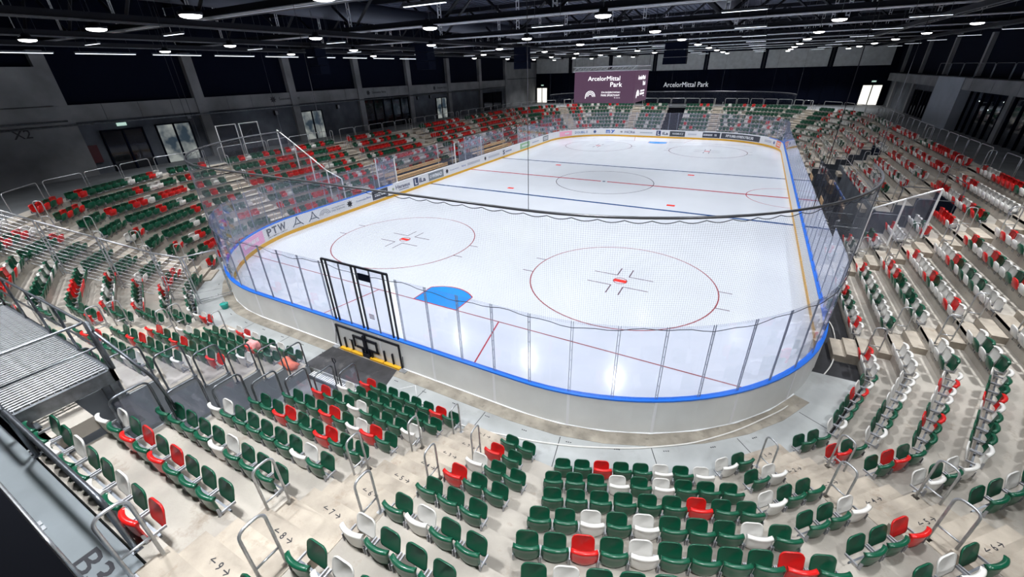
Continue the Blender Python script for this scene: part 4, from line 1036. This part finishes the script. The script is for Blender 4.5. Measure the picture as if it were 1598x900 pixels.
# ------------------------------------------------------------------ scoreboard cube
SBY = 30.; sb = empty('scoreboard', (0, 0, 0), 'hanging screen cube showing white venue logos on a plum background', 'scoreboard')
sx0, sx1, sy0, sy1, sz0, sz1 = -3.35, 1.95, SBY, SBY+5.0, 6.78, 9.25
mb = MB(); mb.box((sx0+.05, sy0+.05, sz0+.03), (sx1-.05, sy1-.05, sz1)); mb.obj('cabinet', steel_black, sb)
mb = MB(); mb.box((sx0, sy0-.0, sz0), (sx1, sy0+.05, sz1)); mb.obj('front_screen', screen_m, sb)
mb = MB(); mb.box((sx1-.05, sy0, sz0), (sx1, sy1, sz1)); mb.obj('side_screen', screen_m, sb)
mb = MB(); mb.box((sx0, sy0+.06, sz0), (sx0+.05, sy1, sz1)); mb.obj('side_screen', screen_m, sb)
def board_face(o0, xd, wd):
    def T(s, u, v, w_, h): 
        p = Vector(o0)+Vector(xd)*(u*wd); put_text(s, .4, screen_txt, (p.x, p.y, sz0+v), xd, (0, 0, 1), sb, 'screen_lettering', fit=(w_, h), extrude=.004, bold=0.)
    T('ArcelorMittal', .50, 1.93, .53*wd, .34); T('Park', .71, 1.46, .19*wd, .36)
    T('ZAGŁĘBIOWSKI', .625, .84, .31*wd, .16); T('PARK SPORTOWY', .625, .62, .31*wd, .16); T('SP. Z O.O.', .74, .42, .10*wd, .06)
    mb = MB(); c = Vector(o0)+Vector(xd)*(.285*wd)
    for f in (1., .74, .46):
        mb.tube([(c.x+xd[0]*.44*f*wd/5.3*math.cos(a), c.y+xd[1]*.44*f*wd/5.3*math.cos(a), sz0+.50+.45*f*max(0, math.sin(a))) for a in np.linspace(0, math.pi, 15)], .022, 4)
    mb.tube([(c.x+xd[0]*.44*wd/5.3*s, c.y+xd[1]*.44*wd/5.3*s, sz0+.50-(.15 if abs(s) == 1 else 0)) for s in (-1, -.999)], .03, 4)
    mb.obj('stadium_emblem', screen_txt, sb)
board_face((sx0, sy0-.012, 0), (1, 0, 0), sx1-sx0); board_face((sx1+.012, sy0, 0), (0, 1, 0), sy1-sy0)
# lattice frame above
mb = MB(); zt0, zt1 = 9.30, 9.62; alu = mat('aluminium_truss', (.80, .81, .83), .5, .1)
for z in (zt0, zt1):
    for p, q in (((sx0-.1, sy0-.1), (sx1+.1, sy0-.1)), ((sx1+.1, sy0-.1), (sx1+.1, sy1+.1)), ((sx1+.1, sy1+.1), (sx0-.1, sy1+.1)), ((sx0-.1, sy1+.1), (sx0-.1, sy0-.1)), ((sx0-.1, sy0+.2), (sx1+.1, sy0+.2))): mb.tube([(*p, z), (*q, z)], .055, 6)
n_ = 12
for i in range(n_):
    x0 = sx0-.1+(sx1-sx0+.2)*i/n_; x1 = sx0-.1+(sx1-sx0+.2)*(i+1)/n_; mb.tube([(x0, sy0-.1, zt0), (x1, sy0-.1, zt1)], .03, 4); mb.tube([(x1, sy0-.1, zt0), (x1, sy0-.1, zt1)], .024, 4)
    y0 = sy0-.1+(sy1-sy0+.2)*i/n_; y1 = sy0-.1+(sy1-sy0+.2)*(i+1)/n_; mb.tube([(sx1+.1, y0, zt0), (sx1+.1, y1, zt1)], .03, 4); mb.tube([(sx1+.1, y1, zt0), (sx1+.1, y1, zt1)], .024, 4)
mb.obj('lattice_frame', alu, sb)
mb = MB()
for x in (sx0, sx1):
    for y in (sy0, sy1): mb.tube([(x, y, zt1), (x, y, 11.6)], .02, 4)
mb.obj('suspension_cable', steel_dark, sb)
# loudspeaker clusters
for i, (x, y, z0, h, w_, lab) in enumerate([(5.0, 29.5, 9.62, 1.5, 1.7, 'large black speaker cluster right of the scoreboard'), (-9.6, 17.3, 9.7, 1.6, 1.1, 'black speaker cluster left of the scoreboard, nearer the camera'), (-14.8, 12.6, 9.6, 1.5, 1.0, 'black speaker cluster over the left stand'), (-6.5, 26., 9.6, 1.6, 1.2, 'black speaker cluster just left of the scoreboard')]):
    r = empty('speaker_cluster', (x, y, z0), lab, 'loudspeaker')
    for j in range(3):
        mb = MB(); mb.box((-w_/2+.03*j, -.35-.04*j, h*j/3), (w_/2-.03*j, .4, h*(j+1)/3-.03)); mb.obj('speaker_cabinet', black, r)
    mb = MB(); mb.box((-w_/2, -.4, h), (w_/2, .4, h+.06)); mb.tube([(-w_/2+.1, 0, h), (-w_/2+.1, 0, 11.6-z0)], .03, 4); mb.tube([(w_/2-.1, 0, h), (w_/2-.1, 0, 11.6-z0)], .03, 4); mb.obj('hanging_frame', steel_black, r)
# ------------------------------------------------------------------ tunnel at the near centre
tn = empty('tunnel', kind='structure')
mb = MB(); mb.prism([(-TUN, -1.25), (TUN, -1.25), (TUN, -8.1), (-TUN, -8.1)], -.58, -.40); mb.obj('tunnel_floor', mat('tunnel_screed', (.20, .21, .22), .5, noise=(.9, .3)), tn)
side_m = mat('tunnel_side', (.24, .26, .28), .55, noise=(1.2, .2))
for sg in (-1, 1):
    for k in range(9):
        d = 1.63+.8*k+RO; mb = MB(); x = sg*TUN
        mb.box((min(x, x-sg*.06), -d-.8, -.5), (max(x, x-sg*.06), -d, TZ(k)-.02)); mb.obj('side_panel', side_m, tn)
part('back_wall', black, tn, (-TUN, -8.3, -.5), (TUN, -8.1, WZ))
part('tunnel_lintel', concrete, tn, (-TUN, -8.3, WZ-.3), (TUN, -8.1+.6, WZ))
# steel edge rails of the tunnel
def tunnel_rail(x, k, w_, lab):
    guard((x, -1.63-.8*k-RO-.04), (x, -1.63-.8*(k+w_)-RO+.10), TZ(k) if w_ < 2 else TZ(k), 1.1, lab, 'hoop rails along the tunnel', 'tunnel_rail', steel_dark, glass)
for k in range(7):
    tunnel_rail(1.36, k, 1, 'hoop rail with clear pane on the right edge of the tunnel, %s from the rink' % ordn(k))
    tunnel_rail(-1.36, k, 1, 'hoop rail with clear pane on the left edge of the tunnel, %s from the rink' % ordn(k))
# mat, grate
mb = MB(); mb.prism([(-1.75, -.32), (1.62, -.32), (1.85, -1.15), (1.55, -1.5), (-1.8, -1.62)], -.149, -.135); o = mb.obj('rubber_mat', mat_rubber); tag(o, 'scuffed black rubber mat in front of the rink gate', 'mat')
gr = empty('floor_grate', (0, -1.62, -.40), 'dark slotted drain grate across the tunnel mouth', 'grate')
mb = MB(); mb.box((-1.3, -.28, 0), (1.3, -.24, .14)); mb.box((-1.3, .24, 0), (1.3, .28, .14)); mb.obj('grate_frame', steel_dark, gr)
bar = MB(); bar.box((-.022, -.24, .05), (.022, .24, .13)); bm_ = bar.me('grate_bar', white_m)
for i in range(26): mesh_obj('grate_bar', bm_, gr, (-1.25+.1*i, 0, 0))
# grit / screed joints on the near floor
# ------------------------------------------------------------------ camera platform left
cpf = empty('camera_platform', (0, 0, 0), 'grey steel grating platform on legs over the near tunnel', 'platform')
pz = 4.30; px0, px1, py0, py1 = -5.2, .86, -8.35, -6.82
mb = MB(); mb.box((px0, py0, pz-.28), (px1, py0+.07, pz)); mb.box((px0, py1-.07, pz-.28), (px1, py1, pz)); mb.box((px1-.07, py0, pz-.28), (px1, py1, pz)); mb.box((px0, py0, pz-.28), (px0+.07, py1, pz)); mb.obj('edge_beam', steel_dark, cpf)
gb = MB(); gb.box((-.026, py0+.07, -.035), (.026, py1-.07, 0)); g_me = gb.me('grating_bar', galv); x = px0+.1
while x < px1-.08: mesh_obj('grating_bar', g_me, cpf, (x, 0, pz)); x += .105
mb = MB()
for y in np.arange(py0+.12, py1-.08, .11): mb.box((px0+.05, y-.006, pz-.045), (px1-.05, y+.006, pz-.006))
mb.obj('cross_rod', steel_dark, cpf)
for x, y, zb in ((px1-.1, py1-.1, TZ(6)), (px1-.1, py0+.15, TZ(8)), (-1.6, py1-.1, TZ(6)), (-1.6, py0+.15, TZ(8)), (px0+.1, py1-.1, TZ(6)), (.0, py1-.1, TZ(6)-.3)):
    mb = MB(); mb.box((x-.06, y-.06, zb), (x+.06, y+.06, pz-.2)); mb.box((x-.13, y-.13, zb), (x+.13, y+.13, zb+.02)); mb.obj('leg', steel_dark, cpf)
def prail(pts, name='guard_rail'):
    mb = MB(); P = [Vector((p[0], p[1], pz)) for p in pts]
    mb.tube(fillet([P[0]]+[p+Vector((0, 0, 1.1)) for p in P]+[P[-1]], .12, 5), .027, 8)
    for z in (.55,): mb.tube(fillet([p+Vector((0, 0, z)) for p in P], .06, 3), .02, 6)
    for i in range(len(P)-1):
        L = (P[i+1]-P[i]).length; m_ = max(1, round(L/1.35))
        for j in range(m_+1): q = P[i]+(P[i+1]-P[i])*j/m_; mb.tube([q-Vector((0, 0, .15)), q+Vector((0, 0, 1.1))], .024, 6)
    mb.obj(name, steel_dark, cpf)
prail([(px0, py0+.03), (px1-.95, py0+.03)]); prail([(px0, py1-.03), (px1-.03, py1-.03), (px1-.03, py0+.03)])
mb = MB(); mb.tube(fillet([(px1, py1, pz+.95), (1.38, -6.45, TZ(6)+1.08), (1.38, -6.35, TZ(6))], .2, 5), .03, 8); mb.tube([(px1, py1, pz), (px1, py1, pz+1.12)], .04, 8); mb.obj('sloped_handrail', steel_dark, cpf)
# ------------------------------------------------------------------ sector fence near left
sf = empty('sector_fence', (0, 0, 0), 'tall galvanised fence with wire panels climbing the left corner beside its stairs', 'fence')
def lp(t, d, z): x, y = canon(45., t, d); return Vector((-x, y, z))
fpts = [(lp(6.92, 7.95, -.15), 2.42), (lp(7.32, 9.15, .05), 2.48), (lp(7.32, 10.8, 1.0), 2.46), (lp(7.35, 12.6, 2.0), 2.45), (lp(7.35, 14.4, 3.1), 2.45), (lp(7.35, 16.0, 3.9), 2.4)]
for i, (p, h) in enumerate(fpts):
    for off in (-.055, .055):
        mb = MB(); q = p+Vector((-.7071*off, -.7071*off, 0)); mb.box((q.x-.022, q.y-.022, q.z), (q.x+.022, q.y+.022, q.z+h)); mb.obj('post', galv, sf)
for i in range(len(fpts)-1):
    (p, h), (q, g) = fpts[i], fpts[i+1]
    mb = MB(); mb.tube([p+Vector((0, 0, h)), q+Vector((0, 0, g))], .042, 8); mb.obj('top_rail', galv, sf)
    mb = MB(); mb.tube([p+Vector((0, 0, .12)), q+Vector((0, 0, .12))], .02, 6); mb.obj('bottom_rail', galv, sf)
    mb = MB(); n_ = 12
    for j in range(1, n_): f = j/n_; mb.tube([p+Vector((0, 0, .12+(h-.12)*f)), q+Vector((0, 0, .12+(g-.12)*f))], .007, 4)
    L = (q-p).length; m_ = int(L/.05)
    for j in range(1, m_): f = j/m_; a = p.lerp(q, f); mb.tube([a+Vector((0, 0, .12)), a+Vector((0, 0, h+(g-h)*f))], .0018, 3)
    o = mb.obj('wire_panel', galv, sf); o['kind'] = 'stuff'
# gate leaf from the fence to the boards
ga = fpts[0][0]; gb_ = Vector((-9.97, .50, -.15))
mb = MB(); mb.tube([ga+Vector((0, 0, 2.42)), gb_+Vector((0, 0, 2.45))], .035, 8); mb.tube([ga+Vector((0, 0, .1)), gb_+Vector((0, 0, .1))], .025, 8); mb.tube([ga+Vector((0, 0, .2)), gb_+Vector((0, 0, .2))], .02, 6); mb.obj('cross_rail', galv, sf)
mb = MB(); e = Vector((-.86, .51, 0)); 
for z in np.arange(.15, 2.4, .12): mb.tube([gb_+Vector((0, 0, z)), gb_+e*.42+Vector((0, 0, z))], .012, 4)
for k in (0, .42): mb.tube([gb_+e*k, gb_+e*k+Vector((0, 0, 2.45))], .02, 4)
mb.obj('gate_leaf', galv, sf)
# ------------------------------------------------------------------ sloping glass sector screens on the long sides
def slope_screen(mx, yc, lab, P=((16.15, .0), (17.7, .52), (19.3, 1.47), (20.9, 2.42), (22.6, 3.37))):
    r = empty('glass_screen', (0, 0, 0), lab, 'screen', None); sg = -1 if mx else 1
    h = 2.35
    for i, (x, z) in enumerate(P):
        mb = MB(); mb.box((sg*x-.035, yc-.035, z), (sg*x+.035, yc+.035, z+h)); mb.obj('post', white_m, r)
        if i: 
            x0, z0 = P[i-1]; mb = MB(); mb.tube([(sg*x0, yc, z0+h), (sg*x, yc, z+h)], .045, 6); mb.obj('top_rail', white_m, r)
            mb = MB(); mb.add([(sg*x0, yc-.006, z0+.15), (sg*x, yc-.006, z+.15), (sg*x, yc-.006, z+h-.05), (sg*x0, yc-.006, z0+h-.05), (sg*x0, yc+.006, z0+.15), (sg*x, yc+.006, z+.15), (sg*x, yc+.006, z+h-.05), (sg*x0, yc+.006, z0+h-.05)], [(0, 1, 2, 3), (7, 6, 5, 4), (0, 4, 5, 1), (1, 5, 6, 2), (2, 6, 7, 3), (3, 7, 4, 0)]); mb.obj('glass_pane', glass, r)
    return r
slope_screen(1, 13.6, 'sloping glass screen with white posts splitting the left stand')
# gate frames on the walkway above it
gf = empty('gate_frames', (0, 0, 0), 'pair of tall white gate frames on the left walkway above the glass screen', 'gate')
for (y0, y1, x) in ((9.9, 11.4, -24.3), (11.7, 13.2, -24.3)):
    mb = MB(); mb.tube([(x, y0, WZ), (x, y0, WZ+2.5), (x, y1, WZ+2.5), (x, y1, WZ)], .04, 6); mb.obj('frame', white_m, gf)
    mb = MB(); mb.box((x-.01, y0+.05, WZ+.1), (x+.01, y1-.05, WZ+2.4)); mb.obj('glass_pane', glass_dark, gf)
def gangway(mx, y0, y1, lab, x0=16.2, x1=21.2):
    r = empty('gangway_walls', (0, 0, 0), kind='structure'); sg = -1 if mx else 1
    for y in (y0, y1):
        for k in range(6):
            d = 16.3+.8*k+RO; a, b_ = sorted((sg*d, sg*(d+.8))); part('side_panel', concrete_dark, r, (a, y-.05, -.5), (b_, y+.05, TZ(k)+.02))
            if k % 2 == 0: guard((sg*(d+.02), y), (sg*(d+1.5), y), TZ(k), 1.1, 'hoop rail beside the %s, %s up on its %s edge' % (lab, ordn(k), 'near' if y == y0 else 'far'), 'rails beside the side gangways', m=steel_dark)
    a, b_ = sorted((sg*21.1, sg*21.2)); part('back_wall', black, r, (a, y0, -.5), (b_, y1, TZ(5)+.4))
    a, b_ = sorted((sg*21.15, sg*21.3)); guard((sg*21.25, y0+.1), (sg*21.25, y1-.1), TZ(6)-.1, 1.1, 'hoop rail over the mouth of the %s' % lab, 'rails beside the side gangways', m=steel_dark)
gangway(0, 19.8, 22.65, 'near right gangway'); gangway(0, 37.35, 40.2, 'far right gangway')
# front walls of middle right rows and second left rows
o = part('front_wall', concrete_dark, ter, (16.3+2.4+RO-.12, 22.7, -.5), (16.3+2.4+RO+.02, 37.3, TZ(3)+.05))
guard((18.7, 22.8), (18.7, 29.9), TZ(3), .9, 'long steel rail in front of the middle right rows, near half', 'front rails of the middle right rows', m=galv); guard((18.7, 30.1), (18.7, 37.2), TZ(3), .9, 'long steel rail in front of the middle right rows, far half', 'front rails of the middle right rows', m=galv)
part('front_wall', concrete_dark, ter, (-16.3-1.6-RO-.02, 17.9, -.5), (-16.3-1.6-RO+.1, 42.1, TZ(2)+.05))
# benches: two team boxes on the left with tiered wooden benches
for i, (y0, y1) in enumerate(((18.6, 27.5), (32.6, 41.6))):
    for j, (x, z) in enumerate(((-15.75, .30), (-16.65, .62))):
        b = empty('team_bench', (0, 0, 0), 'long pale wooden bench, %s tier of the %s team box on the left' % ('front' if j == 0 else 'back', 'near' if i == 0 else 'far'), 'bench', 'wooden benches in the team boxes')
        for q in range(3): part('plank', wood_m, b, (x-.20+q*.14, y0+.3, z+.42), (x-.08+q*.14, y1-.3, z+.46))
        for q in range(2): part('back_plank', wood_m, b, (x-.30, y0+.3, z+.62+q*.18), (x-.27, y1-.3, z+.76+q*.18))
        for y in np.arange(y0+.6, y1-.3, 1.6): part('leg', steel_dark, b, (x-.26, y-.03, z-.05), (x+.18, y+.03, z+.42))
        part('box_floor', rubber, ter, (x-.5, y0, -.46), (x+.42, y1, z-.05))
    sc = empty('bench_glass', (0, 0, 0), 'clear glass screens round the %s team box on the left' % ('near' if i == 0 else 'far'), 'screen', 'glass round the team boxes')
    n_ = 7; w_ = (y1-y0)/n_
    for q in range(n_): part('glass_pane', glass, sc, (-17.45, y0+q*w_+.03, .5), (-17.43, y0+(q+1)*w_-.03, 2.9))
    for y in (y0, y1):
        part('glass_pane', glass, sc, (-17.4, y-.006, -.1), (-15.25, y+.006, 3.1)); part('post', white_m, sc, (-15.24, y-.04, -.1), (-15.16, y+.04, 3.12)); part('post', white_m, sc, (-17.48, y-.04, -.1), (-17.40, y+.04, 2.95))
# penalty boxes and timekeeper's table on the right
for i, (y0, y1) in enumerate(((26.6, 28.2), (34.6, 36.6))):
    b = empty('penalty_bench', (0, 0, 0), 'pale wooden bench box at the %s end of the timekeepers table on the right' % ('near' if i == 0 else 'far'), 'bench', 'penalty benches on the right')
    for q in range(4): part('plank', wood_m, b, (15.75+q*.2, y0, .28), (15.93+q*.2, y1, .33))
    for q in range(2): part('back_plank', wood_m, b, (16.72, y0, .50+q*.2), (16.76, y1, .66+q*.2))
    part('base', wood_m, b, (15.8, y0+.1, -.46), (16.5, y1-.1, .28))
tb = empty('timekeeper_table', (0, 0, 0), 'long grey timekeepers table with blue edge beside the right boards', 'table')
part('table_top', mat('table_grey', (.25, .30, .36), .4), tb, (15.5, 28.6, .60), (16.35, 34.2, .64)); part('blue_edge', blue_m, tb, (16.35, 28.6, .52), (16.38, 34.2, .66))
for y in (28.8, 31.4, 34.): part('leg', steel_dark, tb, (15.6, y-.03, -.46), (16.3, y+.03, .60))
sc = empty('table_glass', (0, 0, 0), 'clear glass screens behind the timekeepers table on the right', 'screen')
for q in range(9): part('glass_pane', glass, sc, (17.3, 22.8+q*1.6, -.3), (17.32, 24.34+q*1.6, 1.9)); part('post', steel_dark, sc, (17.28, 24.34+q*1.6, -.4), (17.34, 24.40+q*1.6, 1.92))
# loose white chairs by the right wall of the pit
for i, (x, y) in enumerate(((16.7, 23.0), (16.75, 23.7), (16.8, 24.4), (16.8, 25.1))):
    c = empty('folding_chair', (x, y, -.46), 'white folding chair in the dark pit by the right stand, %s from the camera' % ordn(i), 'chair', 'white chairs in the right pit'); c.rotation_euler = (0, 0, 1.5+.2*i)
    part('seat', W_m, c, (-.2, -.2, .43), (.2, .2, .46)); part('backrest', W_m, c, (-.2, .18, .6), (.2, .21, .85))
    for a in (-1, 1):
        for b2 in (-1, 1): part('leg', galv, c, (a*.18-.012, b2*.18-.012, 0), (a*.18+.012, b2*.18+.012, .85 if b2 > 0 else .43))
slope_screen(0, 16.85, 'sloping glass screen with white posts splitting the right stand', ((17.25, .70), (18.35, 1.30), (19.45, 1.88)))
# ------------------------------------------------------------------ small loose things on the near floor
hp = [(-1.2+7.9, -1.2), (7.6, -1.0), (8.67, -.65), (10.14, .02), (11.56, .94), (12.66, 2.04), (13.84, 3.57), (14.81, 5.39), (15.59, 7.34), (15.85, 8.6), (15.93, 9.8), (15.9, 10.6), (15.7, 11.2)]
hz = lambda x, y: -.128
mb = MB(); P = [(3.2, -1.22, -.128), (4.4, -1.4, -.128), (5.3, -1.5, -.128)]+[(x, y, -.128 if y < 4.2 else (-.30 if y < 5.5 else -.40)) for x, y in hp]
mb.tube(fillet(P, .5, 3), .022, 8); o = mb.obj('white_hose', mat('hose_white', (.72, .71, .68), .5)); tag(o, 'long white hose curving over the grey floor round the near right corner', 'hose')
bk = empty('teal_bucket', (-8.95, -.42, -.15), 'small teal bucket on the floor at the near left boards', 'bucket'); tealm = mat('teal_plastic', (.02, .38, .32), .4)
mb = MB()
for r0, r1_, z0, z1 in ((.13, .17, 0, .22), (.175, .18, .22, .25)):
    n_ = 16; vs = [(r0*math.cos(2*math.pi*k/n_), r0*math.sin(2*math.pi*k/n_), z0) for k in range(n_)]+[(r1_*math.cos(2*math.pi*k/n_), r1_*math.sin(2*math.pi*k/n_), z1) for k in range(n_)]
    mb.add(vs, [(k, (k+1) % n_, n_+(k+1) % n_, n_+k) for k in range(n_)]+[tuple(range(n_))[::-1]], 0, True)
mb.obj('pail', tealm, bk); mb = MB(); mb.tube([(.175*math.cos(a), .05, .24+.12*math.sin(a)) for a in np.linspace(0, math.pi, 9)], .008, 4); mb.obj('handle', galv, bk)
sh = empty('snow_shovel', (.42, -1.92, -.40), 'dark shovel with a D-shaped grip standing at the tunnel mouth', 'shovel')
mb = MB(); mb.tube([(0, 0, .25), (.02, .05, 1.25)], .018, 6); mb.obj('shaft', steel_black, sh); mb = MB(); mb.tube([(.02, .05, 1.25), (-.05, .06, 1.32), (-.05, .06, 1.44), (.09, .06, 1.44), (.09, .06, 1.32), (.02, .05, 1.25)], .016, 6); mb.obj('grip', steel_black, sh); mb = MB(); mb.box((-.18, -.02, 0), (.2, .01, .3)); mb.obj('blade', steel_dark, sh)
def lump(name, c, r, m, seed, lab, cat):
    rs = random.Random(seed); bm = bmesh.new(); bmesh.ops.create_icosphere(bm, subdivisions=3, radius=1)
    for v in bm.verts:
        n = v.co.normalized(); f = 1+.20*math.sin(5*n.x+seed)+.20*math.sin(9*n.y+2*seed)*math.cos(8*n.z+3*n.x)+.12*math.sin(17*n.x+11*n.y)+.06*rs.random(); v.co = Vector((n.x*r[0]*f, n.y*r[1]*f, max(-r[2]*.6, n.z*r[2]*f)))
    me = bpy.data.meshes.new(name); bm.to_mesh(me); bm.free(); me.materials.append(m)
    for p in me.polygons: p.use_smooth = True
    o = mesh_obj(name, me, None, c); return tag(o, lab, cat)
coral = mat('coral_cloth', (.85, .20, .12), .85)
lump('coral_jacket', (-2.0, -2.10, TZ(0)+.10), (.40, .25, .17), coral, 3, 'crumpled coral jacket lying at the end of the second row beside the tunnel', 'jacket')
lump('pink_scarf', (-3.0, -2.5, TZ(1)+.36), (.25, .16, .2), mat('pink_cloth', (.85, .35, .35), .85), 5, 'pinkish scarf dropped over a seat in the second row of the left tunnel block', 'scarf')
brk = empty('white_bracket', (2.75, -1.2, -.15), 'thin white angled bar standing on the grey floor right of the mat', 'bar'); mb = MB(); mb.tube([(-.5, -.05, .05), (.42, .15, .45), (.62, -.1, 0)], .014, 6); mb.obj('bar', white_m, brk)
# small ground studs around the near boards
st_ = MB()
for i in range(24):
    s = -9+i*1.25; (x, y), (dx, dy) = at_s(s, .78)
    for j in (-1, 0, 1): st_.box((x+dx*.06*j-.018, y+dy*.06*j-.010, -.15), (x+dx*.06*j+.018, y+dy*.06*j+.010, -.140))
o = st_.obj('floor_studs', steel_black); tag(o, 'rows of tiny dark fixing studs in the floor along the near boards', 'studs', kind='stuff')

for o in COL.objects:
    if o.get('label') and not 4 <= len(o['label'].replace(',', ' ').split()) <= 16: print('LONG', o.name, o['label'])
